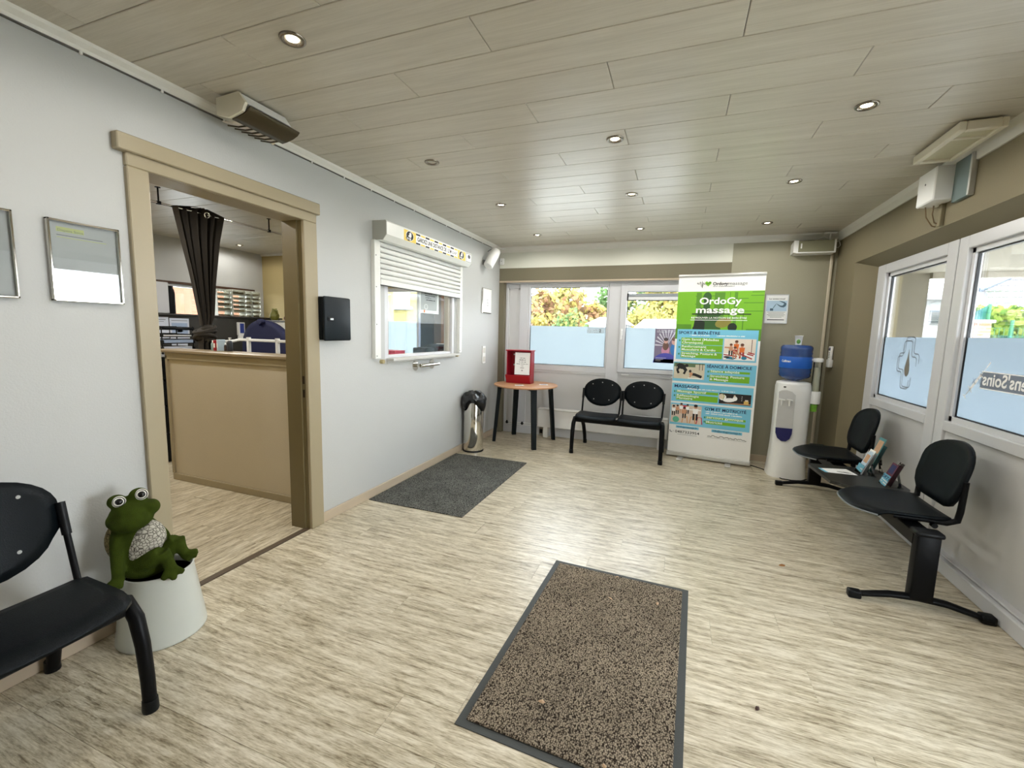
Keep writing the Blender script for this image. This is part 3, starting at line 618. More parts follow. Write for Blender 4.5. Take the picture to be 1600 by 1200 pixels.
mb = MB(); mb.tube([(1.40, 3.60, 2.215), (1.41, 3.60, 2.15), (1.45, 3.615, 2.10), (XR, 3.62, 2.095)], .004, 6); mb.tube([(1.43, 3.57, 2.215), (1.425, 3.565, 2.16), (1.45, 3.59, 2.115), (XR, 3.60, 2.11)], .004, 6); ob('cable', mb, mat('cable_brown', rgb(122, 104, 78), .5), t)
mb = MB(); mb.rbox(1.448, XR, 3.52, 3.555, 2.08, 2.215, .003); ob('conduit', mb, M_TAUPE, t)
mb = MB(); mb.cyl((1.361, 3.53, 2.33), (1.3585, 3.53, 2.33), .006, n=10); ob('screw', mb, M_GREYINK, t)
t = thing('wall_box', (1.43, 3.35, 2.3), 'flat blue-grey metal box beside the white junction box', 'box')
mb = MB(); mb.rbox(1.446, XR, 3.262, 3.418, 2.185, 2.412, .003); ob('cover', mb, mat('blue_grey_metal', rgb(112, 128, 128), .5, .2), t)
mb = MB(); mb.rbox(1.440, XR, 3.247, 3.2615, 2.185, 2.412, .003); ob('edge', mb, M_FOAM, t)
# ballast box in the back right corner, its bracket and the wall conduit
t = thing('ballast_box', (1.24, 5.40, 2.3), 'long grey-green box with white ends high in the back corner over the water cooler', 'box')
mb = MB(); mb.rbox(1.085, 1.395, 5.335, YB, 2.249, 2.362, .003); ob('body', mb, mat('grey_green', rgb(132, 130, 106), .5), t)
mb = MB(); mb.prism([(5.333, 2.245), (YB, 2.240), (YB, 2.345), (5.333, 2.366)], 1.045, 1.086, axis='x'); mb.rbox(1.07, 1.41, 5.328, YB, 2.236, 2.249, .003); mb.rbox(1.395, 1.412, 5.333, YB, 2.245, 2.366, .003); ob('end_cap', mb, M_WHITE, t)
mb = MB(); mb.rbox(1.105, 1.118, 5.331, 5.336, 2.285, 2.335, .002); ob('label_plate', mb, M_WHITE, t)
mb = MB(); mb.rbox(1.31, 1.42, 5.36, 5.42, 2.434, 2.442, .002); mb.cyl((1.365, 5.39, 2.36), (1.365, 5.39, 2.436), .006, n=8); ob('bracket', mb, M_WHITE, t)
mb = MB(); mb.tube([(1.23, 5.36, 2.362), (1.27, 5.35, 2.385), (1.31, 5.37, 2.40), (1.35, 5.38, 2.38), (1.38, 5.37, 2.365)], .003, 6); mb.tube([(1.41, 5.37, 2.35), (1.44, 5.36, 2.345), (1.452, 5.37, 2.31), (1.44, 5.38, 2.29), (1.41, 5.375, 2.295)], .003, 6); ob('wire', mb, M_WHITE, t)
mb = MB(); mb.rbox(1.405, 1.432, YB - .022, YB, .07, 2.24, .006); single('conduit', mb, mat('conduit_beige', rgb(208, 198, 178), .5), 'beige vertical cable conduit in the back corner behind the water cooler', 'conduit')
mb = MB(); mb.tube([(-2.225, 5.285, ZC), (-2.225, 5.285, 2.425), (-2.20, 5.30, 2.418), (-2.165, 5.345, 2.418), (-2.14, 5.375, 2.424)], [.006, .006, .006, .009, .004], 8); single('ceiling_hook', mb, M_WHITE, 'small white bent hook on the ceiling above the white loudspeaker', 'hook')

# ================================================================== LEFT WALL THINGS
ML = lambda x: frame_of((x, 0, 0), (0, 1, 0), (0, 0, 1))
def picture(y0, y1, z0, z1, label, seed):
    t = thing('picture_frame', (XL, (y0 + y1) / 2, z0), label, 'picture', 'framed notices by the doorway'); b = MB(); wd = .008
    for q in ((y0, y0 + wd, z0, z1), (y1 - wd, y1, z0, z1), (y0, y1, z0, z0 + wd), (y0, y1, z1 - wd, z1)): b.rbox(XL, XL + .022, q[0], q[1], q[2], q[3], .002)
    ob('frame', b, M_CHROME, t)
    b = MB(); b.box(XL, XL + .008, y0 + wd, y1 - wd, z0 + wd, z1 - wd, 0); ob('sheet', b, mat('grey_print_sheet', rgb(186, 189, 188), .7, vary=.05), t)
    b = MB(); b.box(XL + .012, XL + .014, y0 + wd, y1 - wd, z0 + wd, z1 - wd); ob('glass', b, M_PICGLASS, t)
    return t
t = picture(.975, 1.205, 1.443, 1.753, 'chrome-framed notice with pale green heading, right beside the doorway casing', 1)
mb = MB(); M = ML(XL + .0085)
mb.box(1.005, 1.09, 1.708, 1.726, 0, .0003, 0, M); mb.text('Dispens Soins', 1.008, 1.710, .013, M, 1, 0, 'LEFT', 1, .0005, .078)
for i in range(2): mb.box(1.005, 1.15 + .012 * i, 1.694 - .008 * i, 1.6965 - .008 * i, 0, .0004, 1 if i == 0 else 0, M)
ob('print', mb, [mat('pale_green_print', rgb(196, 204, 140), .6), M_GREYINK], t)
picture(.64, .884, 1.444, 1.754, 'second chrome-framed notice, cut off by the left edge of the picture', 2)
# key safe
t = thing('key_safe', (XL, 2.42, 1.42), 'black metal key cabinet on the white wall right of the doorway', 'key safe')
mb = MB(); mb.rbox(XL, -2.205, 2.297, 2.538, 1.281, 1.568, .012, 0, None, 2); ob('body', mb, M_SEAT, t)
mb = MB(); mb.rbox(-2.204, -2.182, 2.293, 2.542, 1.277, 1.571, .012, 0, None, 2); ob('door', mb, mat('blue_black_paint', rgb(17, 25, 30), .45, vary=.08, bump=.1, bscale=250, spec=.2), t)
mb = MB(); mb.rbox(-2.183, -2.176, 2.315, 2.374, 1.408, 1.436, .003); lk = ob('combination_lock', mb, M_BLACK, t)
mb = MB()
for i in range(3): mb.cyl((-2.1765, 2.340 + i * .010, 1.416), (-2.1765, 2.340 + i * .010, 1.428), .0035, n=8)
ob('dial', mb, M_BRUSH, lk)
# roller shutter
t = thing('roller_shutter', (XL, 3.63, 1.12), 'half-open white roller shutter over the serving hatch, with a yellow and black distance sticker', 'roller shutter')
cs = [(XL, 2.045), (-2.165, 2.045), (-2.13, 2.085), (-2.13, 2.178), (-2.138, 2.188), (XL, 2.19)]
mb = MB(); mb.prism(cs, 2.893, 4.365, axis='y'); ob('housing', mb, mat('white_aluminium', rgb(226, 227, 222), .35), t)
for y0, y1 in ((2.886, 2.893), (4.365, 4.372)):
    mb = MB(); mb.prism(cs, y0, y1, axis='y'); ob('side_cap', mb, mat('grey_cap', rgb(172, 172, 164), .45), t)
for y0, y1 in ((2.862, 2.932), (4.288, 4.34)):
    mb = MB(); mb.rbox(XL, -2.222, y0, y1, 1.128, 2.045, .003); g = ob('guide_rail', mb, mat('white_aluminium', (0, 0, 0, 1)), t)
    for z in (1.15, 1.40, 1.69, 1.93): mb = MB(); mb.cyl((-2.2225, (y0 + y1) / 2 - .018, z), (-2.2205, (y0 + y1) / 2 - .018, z), .005, n=10); ob('screw', mb, M_GREYINK, g)
SL = None; M_SLAT = mat('slat_white', rgb(220, 221, 218), .35)
for i in range(7):
    z0 = 1.756 + i * .0415
    if SL is None:
        mb = MB(); pr = [(-2.238, z0), (-2.229, z0 + .004), (-2.222, z0 + .013), (-2.221, z0 + .022), (-2.225, z0 + .032), (-2.233, z0 + .038), (-2.238, z0 + .0405)]
        mb.prism(pr, 2.932, 4.288, axis='y', smooth=True); SL = ob('slat', mb, M_SLAT, t)
    else: c = SL.copy(); COL.objects.link(c); c.location.z += i * .0415
mb = MB(); mb.rbox(-2.242, -2.218, 2.932, 4.288, 1.712, 1.755, .003); mb.box(-2.24, -2.22, 2.932, 4.288, 1.708, 1.712, 1); ob('bottom_bar', mb, [mat('white_aluminium', (0, 0, 0, 1)), M_GASKET], t)
# sticker lies on the box front
M = ML(-2.1295); mb = MB(); Y, K, W_ = 0, 1, 2
def blob(cx, cz, rx, rz, mi, h, n=20): mb.prism([(cx + rx * math.cos(2 * PI * i / n), cz + rz * math.sin(2 * PI * i / n)) for i in range(n)], h, h + .0004, mi, M)
mb.box(3.115, 4.215, 2.086, 2.172, 0, .0004, W_, M)
for ya, yb in ((3.115, 3.29), (4.045, 4.215)):
    mb.box(ya, yb, 2.086, 2.172, .0004, .0008, Y, M); cy = (ya + yb) / 2 - .004
    blob(cy, 2.132, .056, .040, W_, .0008); blob(cy, 2.132, .051, .036, K, .0012); blob(cy - .02, 2.108, .035, .018, K, .0012)
    blob(cy + .004, 2.132, .017, .014, W_, .0016)
    for dx, hh in ((-.010, .022), (-.002, .030), (.007, .031), (.015, .026)): mb.box(cy + dx, cy + dx + .0065, 2.132, 2.130 + hh, .0016, .0019, W_, M)
    mb.box(cy - .024, cy - .008, 2.124, 2.132, .0016, .0019, W_, M)
    mb.text('STOP', cy - .047, 2.098, .022, M, W_, .03, 'LEFT', 1.2, .002)
for i in range(10):
    y = 3.29 + i * .0755; c = K if i % 2 == 0 else Y
    mb.box(y, y + .066, 2.158, 2.172, .0004, .0008, c, M); mb.box(y - .0, y + .066, 2.086, 2.098, .0004, .0008, c, M)
mb.text('GARDEZ UNE DISTANCE DE 1,5 M', 3.31, 2.112, .048, M, K, .025, 'LEFT', 1, .001, .60); mb.text('S.V.P.', 3.93, 2.114, .036, M, K, .02, 'LEFT', 1, .001, .09)
for p in ((3.115, 2.084), (4.045, 2.084)): pass
ob('sticker', mb, [M_YELLOW, M_INK, M_CREAM], t)['label'] = 'yellow and black keep-your-distance sticker'
mb = MB(); M2 = M
mb.box(4.235, 4.355, 2.088, 2.172, 0, .0003, 0, M)
for q in ((4.235, 4.238, 2.088, 2.172), (4.352, 4.355, 2.088, 2.172), (4.235, 4.355, 2.169, 2.172), (4.235, 4.355, 2.088, 2.091)): mb.box(q[0], q[1], q[2], q[3], .0003, .0006, 1, M)
n = 20; mb.prism([(4.30 + .028 * math.cos(2 * PI * i / n), 2.143 + .02 * math.sin(2 * PI * i / n)) for i in range(n)], .0003, .0008, 2, M)
ob('sticker', mb, [M_CREAM, M_INK, mat('dark_speaker_print', rgb(84, 84, 88), .6, vary=.5, scale=160)], t)['label'] = 'white sticker with a round grey mark'
# grab handle
t = thing('grab_handle', (XL, 3.62, 1.035), 'short chrome grab handle on the wall below the serving hatch', 'handle')
for y in (3.475, 3.765):
    mb = MB(); mb.cyl((XL, y, 1.036), (XL + .008, y, 1.036), .046, n=24); mb.cyl((XL + .008, y, 1.036), (XL + .055, y, 1.036), .013, n=14); ob('flange', mb, M_CHROME, t)
mb = MB(); mb.tube([(XL + .055, 3.475, 1.036), (XL + .06, 3.50, 1.036), (XL + .062, 3.62, 1.036), (XL + .06, 3.80, 1.036)], .0165, 14); ob('bar', mb, M_CHROME, t)
# small framed sign, switch, loudspeaker, sensor
t = thing('wall_sign', (XL, 5.05, 1.6), 'narrow white framed sign on the left wall between hatch and back window', 'sign')
mb = MB(); mb.rbox(XL, XL + .018, 4.915, 5.185, 1.588, 1.893, .004); ob('frame', mb, M_CHROME, t); M = ML(XL + .0182)
mb = MB(); mb.box(4.925, 5.175, 1.598, 1.883, 0, .0005, 0, M)
for i in range(8): a = 2 * PI * i / 8; mb.box(5.06 + .02 * math.cos(a) - .006, 5.06 + .02 * math.cos(a) + .006, 1.70 + .02 * math.sin(a) - .004, 1.70 + .02 * math.sin(a) + .004, .0005, .0008, 1, M)
mb.box(5.03, 5.08, 1.75, 1.754, .0005, .0008, 1, M); mb.box(5.04, 5.07, 1.735, 1.738, .0005, .0008, 1, M); ob('print', mb, [M_PAPER, M_GREYINK], t)
t = thing('wall_socket', (XL, 5.0, 1.07), 'white double switch and socket plate on the left wall above the steel bin', 'switch')
mb = MB(); mb.rbox(XL, XL + .012, 4.955, 5.045, .968, 1.185, .004); ob('plate', mb, M_WHITE, t)
for z in (1.13, 1.022):
    mb = MB(); mb.rbox(XL + .011, XL + .017, 4.972, 5.028, z - .032, z + .032, .003); ob('rocker', mb, mat('ivory_rocker', rgb(214, 212, 202), .35), t)
t = thing('loudspeaker', (-2.17, 4.98, 2.22), 'white tubular loudspeaker tilted down on the left wall in the corner', 'loudspeaker')
A, B_ = Vector((-2.175, 4.90, 2.135)), Vector((-2.125, 5.03, 2.335)); mb = MB(); mb.tube([A, A.lerp(B_, .04), A.lerp(B_, .5), A.lerp(B_, .96), B_], [.052, .058, .06, .058, .052], 22); ob('body', mb, M_WHITE, t)
mb = MB(); mb.cyl(B_, B_.lerp(A, -.02), .044, n=20); ob('grille', mb, M_GREYINK, t)
mb = MB(); mb.rbox(XL, XL + .02, 4.93, 4.99, 2.16, 2.22, .004); mb.tube([(XL + .02, 4.96, 2.19), (XL + .05, 4.955, 2.19), (-2.17, 4.95, 2.20)], .009, 8); mb.tube([(XL + .02, 5.03, 2.33), (-2.19, 5.05, 2.365), (-2.17, 5.03, 2.345)], .004, 6); ob('bracket', mb, M_GREYINK, t)
t = thing('motion_sensor', (-2.22, YB - .03, 2.27), 'small white rounded motion sensor in the back left corner', 'sensor')
mb = MB(); mb.rbox(-2.255, -2.192, YB - .035, YB, 2.235, 2.318, .014, 0, None, 3); ob('body', mb, M_WHITE, t); mb = MB(); mb.rbox(-2.231, -2.216, YB - .037, YB - .034, 2.275, 2.281, .001); ob('window_slot', mb, M_GREYINK, t)
# back window fittings
t = thing('roller_blind', (-.16, YW, 1.78), 'grey and white roller blind rolled up at the top of the back window sash', 'blind')
mb = MB(); mb.rbox(X2a + .012, X2b, YW - .012, YW + .02, 1.826, 1.862, .003); ob('cassette', mb, mat('blind_grey', rgb(150, 156, 162), .4), t); mb = MB(); mb.rbox(X2a + .012, X2b, YW - .004, YW + .012, 1.786, 1.826, .002); mb.box(X2a + .012, X2b, YW - .004, YW + .012, 1.778, 1.786, 1); ob('fabric_roll', mb, [mat('blind_white', rgb(226, 228, 228), .7), M_GASKET], t)
mb = MB(); mb.rbox(X2a, X2a + .013, YW - .016, YW + .022, 1.778, 1.866, .002); ob('end_cap', mb, M_BLACK, t)
t = thing('poster', (-.15, 5.578, 1.05), 'purple and grey event poster stuck on the frosted back window beside the green banner', 'poster'); M = frame_of((0, 5.5795, 0), (1, 0, 0), (0, 0, 1)); mb = MB()
px0, px1, pz0, pz1 = -.262, .03, 1.042, 1.450
mb.box(px0, px1, pz0, pz1, 0, .0006, 0, M)
for i in range(9):
    a = .9 + i * .27; c = (-.12, 1.25)
    mb.prism([(c[0], c[1]), (c[0] + .19 * math.cos(a) * .72, c[1] + .19 * math.sin(a)), (c[0] + .19 * math.cos(a + .1) * .72, c[1] + .19 * math.sin(a + .1))], .0006, .0009, 1, M)
def disc(cx, cz, rx, rz, mi, h, M=M, n=16, a0=0, a1=2 * PI): mb.prism([(cx + rx * math.cos(a0 + (a1 - a0) * i / n), cz + rz * math.sin(a0 + (a1 - a0) * i / n)) for i in range(n if a1 - a0 > 6 else n + 1)], h, h + .0003, mi, M)
disc(-.135, 1.19, .045, .075, 4, .0009); disc(-.135, 1.245, .034, .05, 5, .0011); disc(-.135, 1.305, .024, .03, 6, .0013); disc(-.135, 1.325, .026, .02, 7, .0015)
disc(-.035, 1.21, .045, .075, 3, .0009); disc(-.04, 1.30, .03, .04, 6, .0011); disc(-.045, 1.33, .026, .022, 5, .0013)
mb.box(-.005, .03, 1.15, 1.25, .0009, .0011, 3, M)
disc(-.13, 1.042, .14, .12, 2, .0015, M, 18, 0, PI); mb.box(px0, px1 - .03, pz0, 1.09, .0015, .0018, 2, M)
greek(mb, px0 + .02, 1.426, .25, .012, M, 1, .002); greek(mb, px0 + .02, 1.408, .25, .010, M, 1, .002)
for i in range(3): mb.box(px0 + .02, px0 + .14 - .03 * i, 1.10 - .018 * i, 1.104 - .018 * i, .002, .0023, 1, M)
ob('print', mb, [mat('poster_mauve', rgb(126, 116, 138), .6), mat('poster_white', rgb(214, 212, 220), .6), mat('poster_violet', rgb(82, 84, 176), .6), mat('poster_blue', rgb(58, 120, 184), .6), mat('poster_pink', rgb(206, 142, 168), .6), mat('poster_brown', rgb(120, 90, 78), .6), mat('poster_skin', rgb(206, 160, 146), .6), mat('poster_dark', rgb(70, 58, 62), .6)], t)
t = thing('sticker_sheet', (-1.0, 5.58, 1.42), 'small pale sheet with black marks stuck at the top of the left frosted pane', 'notice'); mb = MB(); M = frame_of((0, 5.5797, 0), (1, 0, 0), (0, 0, 1))
mb.box(-1.085, -.875, 1.375, 1.44, 0, .0005, 0, M)
for i in range(14):
    x = -1.08 + random.random() * .16; z = 1.38 + random.random() * .05; mb.box(x, x + .012, z, z + .003, .0005, .0008, 1, M)
mb.text('2', -.935, 1.39, .05, M, 2, .02, 'LEFT', 1, .0008); ob('sheet', mb, [mat('pale_blue_sheet', rgb(196, 214, 226), .6), M_GREYINK, M_INK], t)

# ================================================================== SEATING
def shell(mb, fn, nu, nv, off, mi=0):
    """solid sheet: fn(u,v) on top, shifted by off below, with a rim"""
    off = Vector(off); top = [Vector(fn(i / nu, j / nv)) for j in range(nv + 1) for i in range(nu + 1)]; N = len(top)
    fs = []
    for j in range(nv):
        for i in range(nu):
            a, b, c, d = j * (nu + 1) + i, j * (nu + 1) + i + 1, (j + 1) * (nu + 1) + i + 1, (j + 1) * (nu + 1) + i
            fs += [(a, b, c, d), (N + d, N + c, N + b, N + a)]
    rim = [i for i in range(nu + 1)] + [j * (nu + 1) + nu for j in range(1, nv + 1)] + [nv * (nu + 1) + i for i in range(nu - 1, -1, -1)] + [j * (nu + 1) for j in range(nv - 1, 0, -1)]
    for k in range(len(rim)): a, b = rim[k], rim[(k + 1) % len(rim)]; fs.append((b, a, N + a, N + b))
    mb.add(top + [t + off for t in top], fs, mi, None, True); return mb
def plate(mb, outline, depth, th, rings=5, mi=0):
    """solid plate from an (x,z) outline, bent by depth(x,z)->y"""
    cx = sum(p[0] for p in outline) / len(outline); cz = sum(p[1] for p in outline) / len(outline); n = len(outline); vs = []; fs = []
    for side in (0, 1):
        for r in range(rings):
            s = 1 - r / rings
            for x, z in outline: X, Z = cx + (x - cx) * s, cz + (z - cz) * s; vs.append((X, depth(X, Z) + side * th, Z))
        vs.append((cx, depth(cx, cz) + side * th, cz))
    B = rings * n + 1
    for side in (0, 1):
        o = side * B; f2 = []
        for r in range(rings - 1):
            for i in range(n): f2.append((o + r * n + i, o + r * n + (i + 1) % n, o + (r + 1) * n + (i + 1) % n, o + (r + 1) * n + i))
        for i in range(n): f2.append((o + (rings - 1) * n + i, o + (rings - 1) * n + (i + 1) % n, o + rings * n))
        fs += f2 if side == 0 else [f[::-1] for f in f2]
    for i in range(n): fs.append(((i + 1) % n, i, B + i, B + (i + 1) % n))
    mb.add(vs, fs, mi, None, True); return mb
def make_bench(loc, rz, label, n=2, pitch=.475, wd=.455):
    t = thing('bench', loc, label, 'bench', None, rz); W2 = pitch * n / 2
    lean = lambda z: .028 + .20 * (z - .44)
    out = []
    for i in range(17): a = PI * i / 16; out.append((.222 * math.cos(a), .70 + .145 * math.sin(a)))
    out += [(-.222, .66), (-.214, .632)] + [(-.19 * math.cos(PI * i / 12), .622 - .098 * math.sin(PI * i / 12) ** 1.15) for i in range(1, 12)] + [(.214, .632), (.222, .66)]
    for k in range(n):
        cx = -W2 + pitch * (k + .5)
        def seat(u, v):
            x = (u - .5) * wd; d = .030 * (1 - (2 * u - 1) ** 2); yf = -.285 - d
            y = yf + (0.005 - yf) * v; e = max(0, 1 - v / .22)
            ce = max(0, abs(2 * u - 1) - .9) / .1
            return (cx + x, y + .02 * ce * (1 if v < .5 else -1) * abs(2 * v - 1), .447 - .022 * e * e + .006 * (v - .5) + .006 * (2 * u - 1) ** 2)
        ob('seat', shell(MB(), seat, 14, 12, (0, 0, -.012)), M_SEAT, t, True)
        mb = plate(MB(), [(cx + x, z) for x, z in out], lambda x, z: lean(z) + .03 - .045 * (1 - ((x - cx) / .23) ** 2), .010); bk = ob('backrest', mb, M_SEAT, t, True)
        for dx, z in ((-.115, .775), (0, .80), (.115, .775), (-.09, .60), (.09, .60)):
            mb = MB(); y = lean(z) + .03 - .045 * (1 - (dx / .23) ** 2); mb.cyl((cx + dx, y - .0015, z), (cx + dx, y + .002, z), .0062, n=10)
            ob('rivet', mb, mat('rivet_grey', rgb(176, 178, 176), .4), bk, True)
        for s in (-1, 1):
            mb = MB(); mb.tube([(cx + s * .2, -.05, .418), (cx + s * .212, .0, .42), (cx + s * .218, .026, .445), (cx + s * .222, lean(.55) + .012, .55), (cx + s * .223, lean(.70) + .022, .70)], .0105, 10); up = ob('back_post', mb, M_STEELB, t, True)
            mb = MB(); mb.tube([(cx + s * .223, lean(.60) + .017, .60), (cx + s * .224, lean(.705) + .024, .715)], .0145, 10); ob('sleeve', mb, M_BLACK, up, True)
        mb = MB(); mb.rbox(cx - .16, cx + .16, -.24, -.02, .418, .434, .004); ob('seat_bracket', mb, M_STEELB, t, True)
    mb = MB(); mb.rbox(-W2 + .01, W2 - .01, -.235, -.165, .360, .42, .006); ob('beam', mb, M_STEELB, t, True)
    for s in (-1, 1):
        x = s * (W2 + .004)
        for name, pts in (('leg', [(x - s * .03, -.15, .405), (x, -.205, .40), (x + s * .004, -.247, .345), (x + s * .006, -.268, .25), (x + s * .008, -.277, .12), (x + s * .008, -.28, .0)]), ('leg', [(x - s * .02, -.17, .40), (x - s * .01, -.05, .40), (x - s * .012, .08, .35), (x - s * .014, .18, .24), (x - s * .016, .245, .11), (x - s * .018, .27, 0)])):
            mb = MB(); mb.tube(pts, [.018, .023, .024, .023, .022, .021], 12); lg = ob(name, mb, M_STEELB, t, True)
            p = Vector(pts[-1]); mb = MB(); mb.tube([p + Vector((0, 0, .045)), p + Vector((0, 0, .006)), p], [.0235, .025, .024], 12); ob('foot_cap', mb, M_BLACK, lg, True)
    return t
make_bench((-.57, 5.125, 0), math.radians(-2.5), 'black two-seat bench with round backs under the back window')
make_bench((-1.95, .395, 0), math.radians(90), 'black bench at the left edge of the picture beside the frog planter')

# three-place beam seat along the right wall
t = thing('beam_seating', (1.25, 3.7, 0), 'black beam seating of two chairs with a side table between, along the right wall', 'bench')
bo = []
for i in range(15): a = PI * i / 14; bo.append((.218 * math.cos(a), .70 + .135 * math.sin(a) ** .9))
bo += [(-.215, .60), (-.20, .55), (-.17, .512), (-.12, .492), (0, .487), (.12, .492), (.17, .512), (.20, .55), (.215, .60)]
for cy in (3.085, 4.235):
    def seat(u, v):
        s = 2 * u - 1; y = s * .222; bow = .10 * abs(s) ** 3.2; x0 = .985 + bow
        x = x0 + (1.405 - x0) * v; e = max(0, 1 - v / .18); q = max(0, (v - .8) / .2)
        return (x, cy + y * (1 - .10 * q), .452 - .02 * e * e - .012 * math.sin(PI * min(1, v * 1.1)) * (1 - s * s) + .004 * s * s)
    b = shell(MB(), seat, 16, 14, (0, 0, -.014)); ob('seat', b, M_SEAT, t)
    b = MB(); b.tube([tuple(Vector(seat(i / 16, 0)) + Vector((-.001, 0, -.009))) for i in range(17)], .005, 6); ob('edge_band', b, mat('edge_grey', rgb(122, 128, 130), .4), t)
    b = plate(MB(), bo, lambda x, z: 0.0, .022, 5)
    lean = lambda z: 1.41 + .22 * (z - .49)
    for i, v in enumerate(b.v): x, d, z = v; b.v[i] = Vector((lean(z) + d + .03 * (x / .22) ** 2 * -1, cy + x, z))
    ob('backrest', b, M_SEAT, t)
    for s in (-1, 1):
        y = cy + s * .19; b = MB(); b.tube([(1.16, y, .427), (1.30, y, .427), (1.385, y + s * .012, .428), (1.425, y + s * .018, .448), (1.43, y + s * .022, .50), (lean(.66) - .012, y + s * .024, .66)], [.013, .014, .016, .016, .015, .013], 10); ob('back_bracket', b, M_STEELB, t)
    b = MB(); b.rbox(1.10, 1.34, cy - .11, cy + .11, .405, .43, .005); b.cyl((1.33, cy - .20, .41), (1.33, cy - .225, .41), .014, n=10); ob('seat_bracket', b, M_STEELB, t)
b = MB(); b.prism([(1.02, 3.90), (.995, 3.87), (1.03, 3.47), (1.13, 3.385), (1.43, 3.42), (1.465, 3.47), (1.465, 3.88), (1.43, 3.93)], .402, .422); tr = ob('side_table', b, mat('black_table_laminate', rgb(34, 36, 36), .3, vary=.15, bump=.1, bscale=250), t)
b = MB(); b.rbox(1.18, 1.30, 3.55, 3.80, .388, .403, .004); ob('bracket', b, M_STEELB, tr)
b = MB(); b.rbox(1.205, 1.295, 2.765, 4.66, .325, .40, .006); ob('beam', b, M_STEELB, t)
for y, k in ((2.755, 1), (4.66, 0)):
    b = MB(); b.rbox(1.208, 1.306, y - .03, y + .03, .045, .395, .008, 0, None, 2); lg = ob('leg', b, M_STEELB, t)
    b = MB(); b.rbox(1.195, 1.316, y - .042, y + .042, .39, .418, .012, 0, None, 2); ob('leg_cap', b, M_BLACK, lg)
    b = MB(); b.tube([(.965, y - .02, .017), (1.03, y - .018, .030), (1.13, y - .01, .047), (1.25, y, .052), (1.37, y - .01, .047), (1.47, y - .03, .03), (1.535, y - .04, .017)], [.019, .021, .024, .027, .024, .021, .019], 10, flat=.7); ft = ob('foot_bar', b, M_STEELB, lg)
    for x0, x1 in ((.945, 1.005), (1.49, 1.548)):
        b = MB(); b.rbox(x0, x1, y - .055 if x0 > 1.2 else y - .045, y + .0, 0.0, .042, .008, 0, None, 2); ob('end_cap', b, M_BLACK, t)
# things on its side table
TZ = .422
t = thing('leaflet', (1.14, 3.73, TZ), 'white leaflet lying flat near the front edge of the black side table', 'leaflet'); b = MB()
b.add([(1.035, 3.775, TZ + .001), (1.055, 3.675, TZ + .001), (1.255, 3.685, TZ + .001), (1.225, 3.83, TZ + .001)], [(0, 1, 2, 3)], 0); b.add([(1.035, 3.775, TZ + .0004), (1.055, 3.675, TZ + .0004), (1.255, 3.685, TZ + .0004), (1.225, 3.83, TZ + .0004)], [(3, 2, 1, 0)], 0)
b.add([(1.035, 3.775, TZ + .0014), (1.055, 3.675, TZ + .0014), (1.075, 3.676, TZ + .0014), (1.054, 3.78, TZ + .0014)], [(0, 1, 2, 3)], 1)
for i in range(6): x = 1.14 + .012 * i; b.add([(x, 3.73 + .006 * (i % 3), TZ + .0014), (x + .03, 3.71, TZ + .0014), (x + .033, 3.714, TZ + .0014), (x + .004, 3.74, TZ + .0014)], [(0, 1, 2, 3)], 2)
ob('sheet', b, [M_PAPER, M_SKYB, M_INK], t)
M_ACR = glass_mat('acrylic', (.93, .95, .95, 1), .16)
def holder(x, y0, y1, h, tilt, label, broch):
    t = thing('leaflet_holder', (x, (y0 + y1) / 2, TZ), label, 'leaflet holder', 'clear leaflet holders on the side table'); th = .003; dx = tilt * h
    b = MB(); b.prism([(x + .03, TZ), (x + .03 + th, TZ), (x + .03 + dx + th, TZ + h), (x + .03 + dx, TZ + h)], y0, y1, axis='y'); b.prism([(x, TZ), (x + th, TZ), (x + .45 * dx + th, TZ + h * .45), (x + .45 * dx, TZ + h * .45)], y0, y1, axis='y'); b.box(x, x + .10, y0, y1, TZ, TZ + th)
    ob('holder', b, M_ACR, t); b = MB()
    b.prism([(x + .10, TZ), (x + .10 + th, TZ), (x + .035 + dx * .7, TZ + h * .7), (x + .032 + dx * .7, TZ + h * .7)], y0 + .03, y1 - .03, axis='y'); ob('stand', b, M_ACR, t)
    for k, (m, hb, lab, sh) in enumerate(broch):
        xx = x + .006 + k * .006 + .002; b = MB(); b.prism([(xx, TZ + .004), (xx + .003, TZ + .004), (xx + .003 + tilt * hb, TZ + .004 + hb), (xx + tilt * hb, TZ + .004 + hb)], y0 + .008, y1 - .008, axis='y')
        z1, z2 = TZ + .004 + hb * .55, TZ + .004 + hb * .93; e = .0006
        b.prism([(xx - e + tilt * hb * .55, z1), (xx + tilt * hb * .55, z1), (xx + tilt * hb * .93, z2), (xx - e + tilt * hb * .93, z2)], y0 + .02, y1 - .02, 1, axis='y')
        single('leaflet', b, [m, sh], lab, 'leaflet', 'leaflets in the clear holders')
M_TEAL = mat('teal_print', rgb(70, 128, 132), .5); M_MAROON = mat('maroon_print', rgb(92, 30, 50), .5); M_PALE = mat('pale_blue_print', rgb(186, 206, 222), .5)
holder(1.265, 3.70, 3.80, .155, .38, 'clear leaflet holder nearest the white leaflet', [(M_PALE, .15, 'pale leaflet with a brownish panel in the front clear holder', mat('tan_photo_print', rgb(196, 154, 118), .5, vary=.3, scale=30)), (M_PAPER, .175, 'taller white leaflet behind the pale one in the front clear holder', M_PALE)])
holder(1.345, 3.80, 3.92, .20, .34, 'tallest clear leaflet holder, at the rear of the side table', [(M_TEAL, .245, 'teal-headed leaflet standing highest on the side table', mat('tan_photo_print', (0, 0, 0, 1)))])
holder(1.33, 3.47, 3.57, .16, .38, 'clear leaflet holder next to the near chair', [(M_MAROON, .145, 'maroon leaflet in the clear holder next to the near chair', M_NAVY)])

